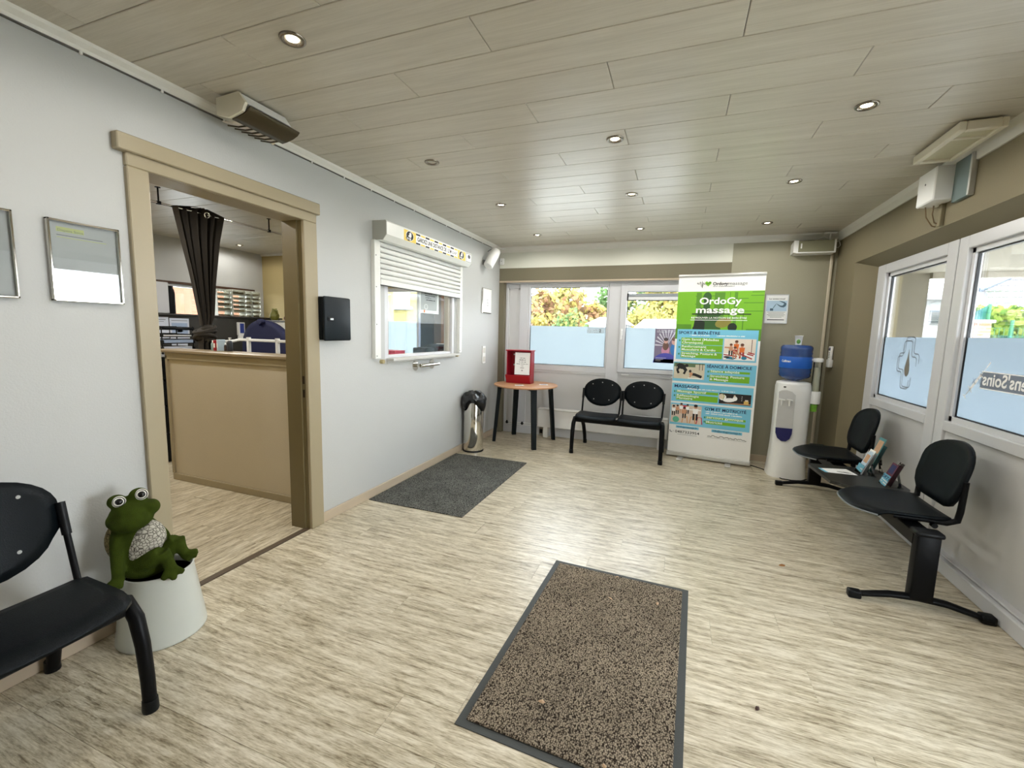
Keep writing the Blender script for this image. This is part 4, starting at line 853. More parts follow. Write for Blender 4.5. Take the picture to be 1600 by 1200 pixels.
# ================================================================== TABLE CORNER
TC, TH = (-1.715, 5.075), .735
t = thing('round_table', (TC[0], TC[1], 0), 'small round wooden table with four black legs in the back left corner', 'table')
mb = MB(); mb.lathe([(.36, TH - .026), (.385, TH - .02), (.392, TH - .008), (.388, TH - .001), (.382, TH)], (TC[0], TC[1], 0), 56); ob('tabletop', mb, mat('beech_veneer', rgb(196, 148, 108), .4, vary=.12, scale=2.5, stretch=(2, 22, 2)), t)
LG = [(-2.085, 4.98), (-1.50, 4.80), (-1.425, 5.385), (-1.985, 5.43)]; cxm, cym = sum(p[0] for p in LG) / 4, sum(p[1] for p in LG) / 4
mb = MB()
for a, b in ((0, 2), (1, 3)):
    p, q = LG[a], LG[b]; P0 = Vector((cxm + (p[0] - cxm) * .80, cym + (p[1] - cym) * .80, 0)); P1 = Vector((cxm + (q[0] - cxm) * .80, cym + (q[1] - cym) * .80, 0)); d = (P1 - P0).normalized(); nn = Vector((-d.y, d.x, 0)) * .022
    mb.add([P0 + nn + Vector((0, 0, zz)) for zz in (TH - .06, TH - .026)] + [P0 - nn + Vector((0, 0, zz)) for zz in (TH - .06, TH - .026)] + [P1 + nn + Vector((0, 0, zz)) for zz in (TH - .06, TH - .026)] + [P1 - nn + Vector((0, 0, zz)) for zz in (TH - .06, TH - .026)], [(0, 1, 3, 2), (4, 6, 7, 5), (0, 4, 5, 1), (2, 3, 7, 6), (0, 2, 6, 4), (1, 5, 7, 3)])
ob('cross_rail', mb, M_STEELB, t)
for p in LG:
    top = Vector((cxm + (p[0] - cxm) * .84, cym + (p[1] - cym) * .84, TH - .027)); bot = Vector((p[0], p[1], 0)); mb = MB()
    d = Vector((p[0] - cxm, p[1] - cym, 0)).normalized(); n2 = Vector((-d.y, d.x, 0)); vs = []
    for P, a, b in ((bot, .019, .026), (top, .022, .032)): vs += [P + d * a + n2 * b, P - d * a + n2 * b, P - d * a - n2 * b, P + d * a - n2 * b]
    mb.add(vs, [(3, 2, 1, 0), (4, 5, 6, 7), (0, 1, 5, 4), (1, 2, 6, 5), (2, 3, 7, 6), (3, 0, 4, 7)]); ob('leg', mb, mat('black_green_paint', rgb(9, 17, 18), .5, spec=.15), t)
# red box on the table
bx0, bx1, by0, by1, bz = -1.985, -1.665, 5.075, 5.235, TH
t = thing('collection_box', ((bx0 + bx1) / 2, by0, bz), 'red open-fronted box with a printed notice, standing on the round table', 'box')
mb = MB(); mb.rbox(bx0, bx1, by1 - .012, by1, bz, 1.135, .002); ob('back_panel', mb, M_RED, t)
for x in (bx0, bx1 - .010):
    mb = MB(); mb.prism([(by0 + .025, bz), (by1, bz), (by1, 1.135), (by0 + .03, 1.135), (by0 + .03, bz + .11), (by0, bz + .10)], x, x + .010, axis='x'); ob('side_panel', mb, M_RED, t)
mb = MB(); mb.rbox(bx0 - .004, bx1 + .012, by0 - .005, by1, 1.133, 1.147, .003); ob('lid', mb, M_RED, t)
mb = MB(); mb.prism([(by0 + .025, bz), (by0 + .035, bz), (by0 - .02, bz + .105), (by0 - .03, bz + .10)], bx0 + .006, bx1 - .003, axis='x'); mb.box(bx0, bx1, by0 + .03, by1, bz, bz + .008); ob('tray_front', mb, M_RED, t)
for x in (bx0 + .055, bx1 - .035):
    for z in (1.085, .955): mb = MB(); mb.cyl((x, by1 - .014, z), (x, by1 - .0105, z), .010, n=10); ob('screw', mb, M_FOAM, t)
t = thing('notice_sheet', ((bx0 + bx1) / 2, by0, .85), 'white printed notice leaning in front of the red box', 'notice'); M = frame_of((-1.872, by0 + .012, .845), (1, .05, 0), (0, .06, 1))
mb = MB(); mb.box(0, .192, 0, .272, 0, .0015, 0, M)
for i, (wd, hh) in enumerate(((.07, .010), (.08, .014), (.09, .010), (.15, .009), (.03, .009), (.05, .009))): greek(mb, .096 - wd / 2, .20 - i * .024, wd, hh, M, 1, .002)
for i in range(6): a = i * PI / 3; mb.box(.096 + .006 * math.cos(a) - .003, .096 + .006 * math.cos(a) + .003, .052 + .006 * math.sin(a) - .003, .052 + .006 * math.sin(a) + .003, .0015, .002, 1, M)
ob('sheet', mb, [M_PAPER, M_GREYINK], t)
def card(c, a, lab, col):
    t = thing('card', (c[0], c[1], TH), lab, 'card'); M = Matrix.Translation((c[0], c[1], TH)) @ Matrix.Rotation(a, 4, 'Z'); b = MB(); b.box(-.052, .052, -.037, .037, 0.0003, .003, 0, M); b.box(-.04, .03, -.022, .022, .003, .0033, 1, M); ob('sheet', b, [M_PAPER, col], t)
card((-1.735, 4.90), .5, 'small pale card on the round table in front of the red box', mat('card_grey', rgb(168, 178, 192), .5)); card((-1.50, 5.12), .35, 'folded white card alone at the far side of the round table', mat('card_lilac', rgb(176, 178, 210), .5))
# convector heater under the back window
t = thing('convector', (-.85, 5.5, 0), 'long low white convector heater below the back window behind the bench', 'heater')
mb = MB(); mb.rbox(-1.665, -.045, 5.445, 5.545, .135, .385, .008); ob('cover', mb, M_WHITE, t)
mb = MB(); mb.rbox(-1.66, -.05, 5.443, 5.5, .365, .372, .002); ob('seam', mb, mat('seam_grey', rgb(188, 186, 180), .5), t)
for x in (-1.555, -.125):
    mb = MB(); mb.rbox(x - .03, x + .03, 5.447, 5.54, 0, .14, .004); ob('foot', mb, M_WHITE, t)
mb = MB(); mb.rbox(-1.66, -1.60, 5.52, 5.548, .02, .105, .004); t2 = thing('wall_outlet', (-1.63, 5.53, .06), 'dark little outlet beside the left foot of the convector', 'socket'); ob('plate', mb, mat('outlet_brown', rgb(150, 140, 122), .5), t2); mb = MB(); mb.rbox(-1.652, -1.612, 5.515, 5.521, .035, .09, .004); ob('socket', mb, M_BLACK, t2)
t = thing('pipes', (-2.0, 5.5, .15), 'thin pipes with dark valves low behind the round table', 'pipe')
for z in (.128, .150):
    mb = MB(); mb.tube([(-2.15, 5.525, z), (-1.9, 5.525, z - .004), (-1.665, 5.525, z)], .006, 8); ob('pipe', mb, M_WHITE, t)
mb = MB()
for x in (-2.12, -1.90, -1.71): mb.cyl((x, 5.51, .125), (x, 5.51, .165), .012, n=10); mb.cyl((x - .02, 5.512, .14), (x + .02, 5.512, .14), .008, n=8)
ob('valve', mb, M_BLACK, t)
# steel bin with bag
bc = (-2.130, 4.475)
t = thing('waste_bin', (bc[0], bc[1], 0), 'tall polished steel waste bin against the left wall', 'bin')
mb = MB(); mb.lathe([(.112, .012), (.114, .02), (.114, .60), (.110, .61)], (bc[0], bc[1], 0), 40); ob('body', mb, M_CHROME, t)
mb = MB(); mb.lathe([(.116, 0), (.119, .004), (.118, .016), (.113, .02)], (bc[0], bc[1], 0), 40); ob('base_ring', mb, M_BLACK, t)
rb = random.Random(3)
ph = [rb.uniform(0, 6.28) for _ in range(6)]
def bag(u, v):
    a = 2 * PI * u; lob = .5 + .5 * math.sin(3 * a + 2.1); r0 = .118; z1 = .62 - .05 - .10 * lob
    if v < .35: q = v / .35; r = .02 + (.112 - .02) * q; z = .69 - .03 * q + .015 * math.sin(5 * a + ph[0]) * q + .008 * math.sin(9 * a + ph[1])
    else: q = (v - .35) / .65; r = .112 + .035 * math.sin(PI * min(1, q * .9)) + .012 * math.sin(7 * a + ph[2]) * q; z = .66 + .015 * math.sin(5 * a + ph[0]) * (1 - q) - (.66 - z1) * q
    return (bc[0] + max(-.122, r * math.cos(a)) if True else 0, bc[1] + r * math.sin(a), z)
mb = MB(); mb.grid(bag, 60, 16); single('bin_liner', mb, mat('black_bin_bag', rgb(14, 15, 18), .22, vary=.1, bump=.7, bscale=60), 'crumpled black bag hanging over the rim of the steel bin', 'bin bag')

# ================================================================== MATS
mb = MB(); mb.rbox(-2.238, -1.402, 2.775, 4.262, 0, .006, .002); single('door_mat', mb, loop_mat('grey_mat_pile', rgb(40, 41, 40), rgb(138, 138, 132), 170, 170, bump=.6), 'plain charcoal grey mat along the left wall below the hatch', 'mat', origin=(-1.82, 3.5, 0))
t = thing('entrance_mat', (-.252, 1.835, 0), 'brown ribbed doormat with a dark rubber border in the middle of the floor', 'mat', None, math.radians(-2.0))
mb = MB(); mb.rbox(-.372, .372, -.612, .612, 0, .003, .001); ob('border', mb, M_RUBBER, t, True)
mb = MB(); mb.rbox(-.342, .342, -.582, .582, .002, .009, .003); ob('pile', mb, loop_mat('brown_mat_pile', rgb(44, 37, 31), rgb(174, 160, 140), 210, 135, bump=.9), t, True)

# ================================================================== WATER COOLER
wc = (1.098, 5.035)
t = thing('water_cooler', (wc[0], wc[1], 0), 'white floor-standing water cooler in the back right corner', 'water cooler')
def cooler(u, v):
    a = 2 * PI * u; z = .93 * v; r = .148 + .024 * max(0, 1 - z / .42) ** 1.5 - .006 * (v > .97)
    c, s_ = math.cos(a), math.sin(a); k = 1 / (abs(c) ** 3.2 + abs(s_) ** 3.2) ** (1 / 3.2)
    return (wc[0] + r * k * c, wc[1] + r * k * s_, z)
mb = MB(); mb.grid(cooler, 48, 30); mb.prism([cooler(i / 48, 1)[:2] for i in range(48)], .928, .933); ob('body', mb, M_WHITE, t)
mb = MB(); mb.lathe([(.150, .925), (.146, .945), (.10, .958), (.06, .955), (.05, .965)], (wc[0], wc[1], 0), 36); ob('collar', mb, M_WHITE, t)
M_ALC = mat('alcove_grey', rgb(196, 196, 194), .3)
# dispensing alcove on the front (faces the room)
yf = lambda z: wc[1] - (.148 + .024 * max(0, 1 - z / .42) ** 1.5) - .0015
ol = [(-.075, .45), (-.055, .40), (-.02, .372), (.02, .372), (.05, .40), (.066, .45), (.066, .83), (.035, .862), (-.01, .875), (-.05, .87), (-.075, .855)]
al = Matrix.Rotation(math.radians(-9), 4, 'Z')
def onf(x, z, d=0.0): p = al @ Vector((x - .045, -(.150 + .024 * max(0, 1 - z / .42) ** 1.5) - .003 - d, 0)); return (wc[0] + p.x, wc[1] + p.y, z)
mb = MB(); k = len(ol); mb.add([onf(x, z, .001) for x, z in ol] + [onf(x, z, -.02) for x, z in ol], [tuple(range(k))] + [(i, (i + 1) % k, k + (i + 1) % k, k + i) for i in range(k)]); ob('alcove', mb, M_ALC, t)
nv = [(-.075, .50), (-.072, .45), (-.055, .40), (-.02, .372), (.02, .372), (.05, .40), (.064, .45), (.066, .503)]
mb = MB(); k = len(nv); mb.add([onf(x, z, .012) for x, z in nv] + [onf(x, z, -.01) for x, z in nv], [tuple(range(k))] + [(i, (i + 1) % k, k + (i + 1) % k, k + i) for i in range(k)]); ob('drip_tray', mb, mat('navy_plastic', rgb(24, 26, 92), .35), t)
mb = MB()
for x in (-.045, .02):
    a = Vector(onf(x, .775)); b_ = Vector(onf(x, .775, .035)); mb.cyl(a, b_, .012, n=10); mb.cyl(b_ + Vector((0, 0, .01)), b_ + Vector((0, 0, -.05)), .009, .006, 10); mb.tube([b_ + Vector((-.025, 0, .012)), b_ + Vector((.025, 0, .004))], .007, 8)
ob('tap', mb, mat('tap_white', rgb(226, 226, 222), .3), t)
mb = MB(); mb.ell(onf(-.03, .905, .0), (.012, .006, .007), 12, 8); ob('badge', mb, M_INK, t)
# bottle
t = thing('water_bottle', (wc[0], wc[1], .96), 'large blue water bottle upside down on top of the cooler', 'water bottle')
pr = [(.045, .958), (.075, .975), (.125, .995), (.138, 1.015), (.133, 1.035), (.139, 1.05), (.134, 1.068), (.138, 1.085), (.138, 1.20), (.134, 1.215), (.139, 1.232), (.134, 1.25), (.138, 1.268), (.137, 1.288), (.125, 1.308), (.08, 1.314), (.0005, 1.314)]
mb = MB(); mb.lathe(pr, (wc[0], wc[1], 0), 44); ob('bottle', mb, mat('blue_bottle', rgb(28, 66, 130), .12, vary=.15, coat=.5), t)
mb = MB(); mb.lathe([(.1385, 1.088), (.1392, 1.09), (.1392, 1.196), (.1385, 1.198)], (wc[0], wc[1], 0), 44); lb = ob('label', mb, mat('bright_blue_label', rgb(16, 92, 190), .35), t)
def wrap(mb, txt, u0, z0, size, bold=0):
    vs, fs = text_poly(txt, bold, 'LEFT'); r = .1398
    mb.add([(wc[0] + r * math.sin((u0 + x * size) / r), wc[1] - r * math.cos((u0 + x * size) / r), z0 + y * size) for x, y in vs], fs)
mb = MB(); wrap(mb, 'Culligan', -.165, 1.145, .03, .02); ob('lettering', mb, M_CREAM, lb)
def cup(mb, c, z, r0, r1, h, n=20): mb.lathe([(r0, 0), (r1, h), (r1 + .003, h), (r1 + .003, h + .004), (r1 - .003, h + .004), (r0 - .003, .004), (.0005, .004)], (c[0], c[1], z), n)
t = thing('paper_cup', (1.10, 5.03, 1.315), 'paper cup with green leaf print standing on top of the water bottle', 'cup'); mb = MB(); cup(mb, (1.105, 5.03), 1.3145, .026, .034, .085); ob('cup', mb, M_PAPER, t); mb = MB(); mb.ell((1.098, 4.999, 1.345), (.017, .006, .022), 12, 8); ob('leaf_print', mb, mat('leaf_green', rgb(90, 140, 60), .6), t)
t = thing('cup_dispenser', (1.26, 4.98, .66), 'clear tube cup dispenser clipped to the side of the water cooler', 'cup dispenser'); cc = (1.272, 4.975)
mb = MB(); mb.lathe([(.036, .74), (.036, 1.165)], (cc[0], cc[1], 0), 24); ob('tube', mb, glass_mat('clear_tube', (.86, .87, .86, 1), .15), t)
mb = MB(); mb.lathe([(.030, .76), (.030, 1.10), (.0005, 1.10)], (cc[0], cc[1], 0), 20); ob('cup_stack', mb, mat('cup_cream', rgb(214, 212, 186), .6), t)
mb = MB(); mb.lathe([(.040, 1.155), (.044, 1.16), (.044, 1.18), (.036, 1.192), (.0005, 1.195)], (cc[0], cc[1], 0), 24); mb.rbox(1.215, 1.25, 4.96, 4.99, 1.165, 1.185, .004); ob('cap', mb, M_WHITE, t)
mb = MB(); mb.lathe([(.046, .752), (.048, .76), (.048, .865), (.045, .872)], (cc[0], cc[1], 0), 24); mb.rbox(1.20, 1.25, 4.96, 5.0, .78, .85, .004); ob('clip', mb, M_WHITE, t)
mb = MB(); mb.lathe([(.026, .675), (.034, .752)], (cc[0], cc[1], 0), 20); ob('lowest_cup', mb, mat('lime_cup', rgb(110, 168, 50), .5, vary=.3, scale=30), t)
# power cable on the floor
mb = MB(); mb.tube([(-.02, 5.32, .005), (.2, 5.295, .005), (.45, 5.255, .005), (.68, 5.24, .005), (.83, 5.215, .005), (.92, 5.12, .005), (.97, 4.98, .005), (1.04, 4.845, .005), (1.12, 4.83, .005), (1.2, 4.85, .005), (1.29, 4.95, .005)], .005, 8); single('power_cable', mb, M_BLACK, 'thin black power cable running along the floor behind the banner to the cooler', 'cable')
# sign and remote by the cooler
t = thing('info_sign', (.965, YB, 1.53), 'steel-framed information sheet about water on the back wall right of the banner', 'sign'); M = frame_of((0, YB, 0), (1, 0, 0), (0, 0, 1)); x0, x1, z0, z1 = .857, 1.073, 1.530, 1.839
mb = MB()
for q in ((x0, x0 + .009, z0, z1), (x1 - .009, x1, z0, z1), (x0, x1, z0, z0 + .009), (x0, x1, z1 - .009, z1)): mb.rbox(q[0], q[1], YB - .016, YB, q[2], q[3], .002)
ob('frame', mb, M_BRUSH, t); mb = MB(); mb.box(x0 + .009, x1 - .009, z0 + .009, z1 - .009, .0, .010, 0, M); mb.box(x0 + .012, x1 - .012, 1.66, 1.772, .010, .0103, 1, M)
mb.text('Le saviez-vous?', .965, 1.785, .020, M, 2, .02, 'CENTER', 1, .0105, .15)
mb.prism([(.955, 1.745), (.975, 1.725), (1.0, 1.705), (1.03, 1.70), (1.05, 1.715), (1.055, 1.74), (1.04, 1.755), (1.0, 1.768), (.98, 1.77), (1.01, 1.755), (1.035, 1.74), (1.02, 1.72), (1.0, 1.72)], .0103, .0106, 3, M)
mb.box(.905, .935, 1.665, 1.69, .0103, .0106, 3, M); mb.prism([(.93, 1.695), (.955, 1.735), (.96, 1.733), (.937, 1.693)], .0103, .0106, 3, M)
for i in range(5): mb.box(.965 - .085 + .012 * (i % 2) + (.03 if i == 4 else 0), .965 + .085 - .010 * (i % 2) - (.03 if i == 4 else 0), 1.648 - i * .0135, 1.652 - i * .0135, .010, .0103, 4, M)
mb.box(.885, 1.045, 1.565, 1.573, .010, .0103, 2, M); ob('sheet', mb, [M_PAPER, mat('pale_blue_photo', rgb(178, 204, 222), .5, vary=.15, scale=6), M_INK, mat('slate_photo', rgb(70, 96, 112), .5), M_GREYINK], t)
t = thing('remote_control', (XR, 5.33, 1.2), 'white remote control with a dark display in its wall holder near the corner', 'remote control')
mb = MB(); mb.rbox(XR - .028, XR - .006, 5.262, 5.342, 1.165, 1.305, .006, 0, None, 2); ob('body', mb, M_WHITE, t); mb = MB(); mb.rbox(XR - .030, XR - .027, 5.277, 5.327, 1.262, 1.292, .002); ob('display', mb, mat('lcd_indigo', rgb(54, 48, 112), .2), t)
mb = MB(); mb.rbox(XR - .036, XR, 5.256, 5.348, 1.092, 1.172, .006, 0, None, 2); ob('holder', mb, M_WHITE, t)
mb = MB()
for i in range(4): mb.rbox(XR - .0295, XR - .0275, 5.28, 5.324, 1.19 + i * .016, 1.196 + i * .016, .001)
ob('button', mb, M_GREYINK, t)

# ================================================================== ROLL-UP BANNER
BO, BA = (0.0, 5.262, 0), math.radians(-7.77)
t = thing('banner_stand', BO, 'tall printed roll-up banner with green heading and blue panels, beside the two-seat bench', 'banner', None, BA)
B0, B1, BH = -.033, .802, 2.03
FB = frame_of((0, -.001, 0), (1, 0, 0), (0, 0, 1))
mb = MB(); mb.box(B0, B1, 0, .0012, .035, BH - .02); sheet = ob('sheet', mb, mat('banner_white', rgb(240, 240, 238), .4, vary=.02), t, True)
mb = MB(); mb.rbox(B0 - .004, B1 + .004, -.012, .012, BH - .022, BH + .006, .005, 0, None, 2); ob('top_rail', mb, M_FOAM, t, True)
mb = MB(); mb.rbox(B0 - .008, B1 + .008, -.022, .05, .012, .06, .008, 0, None, 2); ob('base', mb, mat('base_silver', rgb(206, 206, 202), .35, .3), t, True)
for x in (.115, .60):
    mb = MB(); mb.rbox(x - .03, x + .03, -.155, .06, 0.0, .012, .004); ob('foot', mb, M_FOAM, t, True)
mb = MB(); mb.cyl((.40, .03, .05), (.40, .03, BH - .03), .008, n=8); ob('pole', mb, M_FOAM, t, True)
def q4(mb, pts, h, mi): mb.add([(a, b, h) for a, b in pts], [(0, 1, 2, 3)], mi, FB)
def rect(mb, x0, x1, z0, z1, h, mi): q4(mb, [(x0, z0), (x1, z0), (x1, z1), (x0, z1)], h, mi)
def el(mb, cx, cz, rx, rz, h, mi, a=0.0, n=14):
    vs = []
    for i in range(n):
        u, v = rx * math.cos(2 * PI * i / n), rz * math.sin(2 * PI * i / n); vs.append((cx + u * math.cos(a) - v * math.sin(a), cz + u * math.sin(a) + v * math.cos(a), h))
    mb.add(vs, [tuple(range(n))], mi, FB)
# green picture block
mb = MB(); rect(mb, B0, B1, 1.338, 1.852, .0004, 0)
rect(mb, B0, B0 + .16, 1.338, 1.50, .0006, 1); rect(mb, .66, B1, 1.338, 1.46, .0006, 1)
for x, wd in ((.16, .05), (.34, .10), (.485, .006), (.53, .03)): rect(mb, x, x + wd, 1.50, 1.84, .0007, 1)
for x0, x1, z in ((.15, .34, 1.80), (.48, .66, 1.77), (.62, .80, 1.725), (.15, .3, 1.715), (.68, .8, 1.80), (.69, .8, 1.835), (.5, .8, 1.64)): rect(mb, x0, x1, z, z + .008, .0008, 1)
el(mb, .268, 1.79, .042, .055, .0010, 2); rect(mb, .235, .30, 1.66, 1.76, .0010, 2); q4(mb, [(.14, 1.45), (.42, 1.45), (.36, 1.66), (.20, 1.68)], .0010, 2); rect(mb, .14, .26, 1.445, 1.47, .0011, 3)
q4(mb, [(.145, 1.448), (.26, 1.448), (.26, 1.53), (.16, 1.57)], .0012, 3); el(mb, .44, 1.52, .08, .05, .0012, 4, .3); el(mb, .53, 1.475, .045, .045, .0013, 3); el(mb, .36, 1.60, .06, .03, .0012, 2, .4)
rect(mb, .124, .696, 1.606, 1.617, .0014, 3); rect(mb, .62, .63, 1.45, 1.62, .0011, 1)
ob('photo_print', mb, [M_LIME, mat('leaf_green_print', rgb(84, 140, 30), .45, vary=.1), M_DGREEN, mat('black_green_print', rgb(18, 34, 18), .5), mat('olive_print', rgb(140, 132, 56), .5, vary=.2)], sheet, True)
# blue panels, green strips, bullets
PN = ((-.012, .780, 1.113, 1.446, ((.035, .454, 1.279, 1.354), (.036, .453, 1.204, 1.274), (.038, .456, 1.134, 1.197)), ((.010, 1.325), (.010, 1.25), (.010, 1.175))),
      (B0 + .004, .790, .868, 1.083, ((.349, .733, .985, 1.008), (.349, .734, .890, .960)), ((.325, .995), (.325, .945))),
      (B0 + .004, .782, .638, .845, ((.022, .449, .738, .767), (.021, .449, .658, .721)), ((-.005, .752), (-.005, .705))),
      (B0 + .004, .777, .372, .618, ((.347, .733, .476, .500), (.345, .733, .417, .452)), ((.325, .488), (.325, .44))))
PMS = [M_SKYB, M_LIME, mat('bullet_green', rgb(70, 140, 96), .5)]
for x0, x1, z0, z1, strips, bl_ in PN:
    mb = MB(); rect(mb, x0, x1, z0, z1, .0016, 0)
    for q in strips: rect(mb, *q, .0020, 1)
    for x, z in bl_: rect(mb, x, x + .016, z - .012, z + .008, .0020, 2)
    ob('panel_print', mb, PMS, sheet, True)
for q in ((.042, .282, .336, .362), (.412, .711, .331, .361)): mb = MB(); rect(mb, *q, .0016, 0); ob('address_strip', mb, PMS, sheet, True)
# lettering
mb = MB(); H = .0026
mb.text('OrdoGy', .19, 1.718, .098, FB, 0, .022, 'LEFT', 1, H, .406); mb.text('massage', .157, 1.624, .098, FB, 0, .022, 'LEFT', 1, H, .468)
mb.text('RETROUVER LA NOTION DE BIEN ÊTRE', .119, 1.563, .027, FB, 0, .012, 'LEFT', 1, H, .537); rect(mb, .113, .664, 1.545, 1.550, H, 0)
ob('heading_lettering', mb, M_CREAM, sheet, True)
for rows, gk in (((('Gym Santé (Maladies', .042, 1.325, .37), ('Chroniques)', .042, 1.290, .215), ('Renforcement', .042, 1.247, .25), ('Musculaire & Cardio', .042, 1.214, .345), ('Stretching, Posture &', .044, 1.172, .36), ('Massage', .044, 1.143, .145)), ((.39, 1.376, .27), (.12, 1.376, .2))),
    ((('Séance adaptée', .355, .990, .28), ('Stretching, Posture', .355, .936, .33), ('& Massage', .353, .902, .18)), ()),
    ((('Massage Sportif', .028, .745, .30), ('Réflexologie', .026, .697, .23), ('Plantaire', .026, .668, .165)), ((.13, .785, .33), (.48, .785, .13))),
    ((('parcours gymnique', .353, .482, .355), ('Motricité', .350, .427, .16)), ((.34, .548, .31), (.34, .526, .36)))):
    mb = MB()
    for s_, x, z, wd in rows: mb.text(s_, x, z, .034, FB, 0, .014, 'LEFT', 1, H, wd)
    for x, z, wd in gk: greek(mb, x, z, wd, .012, FB, 0, H)
    ob('panel_lettering', mb, M_CREAM, sheet, True)
mb = MB()
mb.text('SPORT & BIEN-ÊTRE', .001, 1.394, .043, FB, 0, .022, 'LEFT', 1, H, .418); mb.text('SÉANCE À DOMICILE', .314, 1.036, .043, FB, 0, .022, 'LEFT', 1, H, .434); mb.text('MASSAGES', -.006, .797, .045, FB, 0, .022, 'LEFT', 1, H, .26); mb.text('GYM ET MOTRICITÉ', .327, .568, .043, FB, 0, .022, 'LEFT', 1, H, .404)
mb.text('ordogymassage.fr', .055, .342, .026, FB, 0, .008, 'LEFT', 1, H, .21); mb.text('info@ordogymassage.fr', .424, .339, .026, FB, 0, .008, 'LEFT', 1, H, .275)
ob('navy_lettering', mb, M_NAVY, sheet, True)
mb = MB()
mb.text('Ordogy', .311, 1.916, .046, FB, 0, .02, 'LEFT', 1, H, .147); mb.text('massage', .458, 1.916, .046, FB, 1, .0, 'LEFT', 1, H, .178); greek(mb, .312, 1.899, .21, .007, FB, 1, H)
hb = [(.155, 1.935), (.162, 1.945), (.172, 1.936), (.158, 1.933), (.176, 1.929), (.186, 1.955), (.196, 1.90), (.206, 1.96), (.209, 1.888), (.219, 1.945), (.228, 1.928), (.25, 1.932)]
ribbon(mb, hb, .005, FB, 0, H)
hp = [(.266 + .031 * (math.sin(a) ** 3), 1.934 + .0019 * (13 * math.cos(a) - 5 * math.cos(2 * a) - 2 * math.cos(3 * a) - math.cos(4 * a))) for a in [2 * PI * i / 28 for i in range(28)]]
mb.add([(a, b, H + .0003) for a, b in hp][::-1], [tuple(range(28))], 2, FB); ribbon(mb, [(.245, 1.928), (.268, 1.936), (.292, 1.95)], .005, FB, 3, H + .0006)
ob('logo', mb, [M_INK, M_GREYINK, M_LIME, M_DGREEN], sheet, True)
# handwriting
mb = MB(); hw_ = random.Random(4)
mb.text('0487333954', .035, .279, .042, FB, 0, .004, 'LEFT', 1, H, .255); ribbon(mb, [(-.02, .305), (-.017, .288), (-.003, .282), (.004, .288)], .006, FB, 0, H); rect(mb, .012, .022, .292, .296, H, 0); rect(mb, .06, .27, .262, .2645, H, 1)
ribbon(mb, [(.375 + i * .0085, .288 - .0002 * i + hw_.uniform(-.010, .011)) for i in range(46)], .0045, FB, 0, H); rect(mb, .37, .75, .266, .268, H, 1)
ob('handwriting', mb, [M_INK, M_GREYINK], sheet, True)
# four small photographs
H2 = .0022
def photo(name, base, draw, mats):
    b = MB(); rect(b, *base, H2, 0); draw(b); ob(name, b, mats, sheet, True)
def person_fig(b, x, z, s, top, legs, hair, skin):
    el(b, x, z + .62 * s, .10 * s, .13 * s, H2 + .0006, skin); el(b, x, z + .68 * s, .11 * s, .09 * s, H2 + .0008, hair); q4(b, [(x - .13 * s, z + .18 * s), (x + .13 * s, z + .18 * s), (x + .17 * s, z + .5 * s), (x - .17 * s, z + .5 * s)], H2 + .0004, top)
    for d in (-.09, .09): q4(b, [(x + d * s - .05 * s, z - .22 * s), (x + d * s + .05 * s, z - .22 * s), (x + d * s + .06 * s, z + .2 * s), (x + d * s - .06 * s, z + .2 * s)], H2 + .0003, legs)
PM = [mat('photo_cream', rgb(232, 220, 206), .5, vary=.1, scale=12), M_ORANGE, M_SKIN, mat('photo_brown', rgb(96, 56, 36), .5), mat('photo_red', rgb(170, 46, 40), .5), mat('photo_aqua', rgb(40, 130, 160), .5), M_INK, M_CREAM]
def d1(b):
    rect(b, .47, .765, 1.132, 1.20, H2 + .0001, 7); q4(b, [(.49, 1.14), (.56, 1.135), (.60, 1.15), (.52, 1.17)], H2 + .0002, 5)
    for x0, x1, z in ((.62, .75, 1.30), (.62, .75, 1.27), (.62, .75, 1.24)): rect(b, x0, x1, z, z + .003, H2 + .0002, 0)
    rect(b, .725, .731, 1.20, 1.35, H2 + .0002, 3)
    for x0, z0, x1, z1 in ((.47, 1.185, .60, 1.17), (.62, 1.20, .74, 1.15), (.70, 1.215, .76, 1.20), (.69, 1.20, .75, 1.185)): ribbon(b, [(x0, z0), (x1, z1)], .012, FB, 4, H2 + .0003)
    for x, z, s, tp, lg in ((.585, 1.225, .15, 1, 2), (.535, 1.205, .13, 2, 6), (.64, 1.185, .16, 1, 4), (.575, 1.175, .13, 4, 2)): person_fig(b, x, z, s, tp, lg, 3, 2)
    ribbon(b, [(.475, 1.262), (.52, 1.26), (.545, 1.245)], .016, FB, 2, H2 + .0009); ribbon(b, [(.56, 1.23), (.60, 1.20), (.635, 1.175)], .018, FB, 2, H2 + .0009); el(b, .665, 1.155, .026, .018, H2 + .001, 5); el(b, .50, 1.16, .03, .010, H2 + .001, 6)
photo('photo', (.466, .766, 1.129, 1.355), d1, PM)
PM2 = [mat('photo_sand', rgb(206, 198, 176), .5, vary=.15, scale=14), M_INK, M_SKIN, mat('photo_green', rgb(96, 118, 84), .5), M_CREAM, mat('photo_dark', rgb(50, 42, 40), .5)]
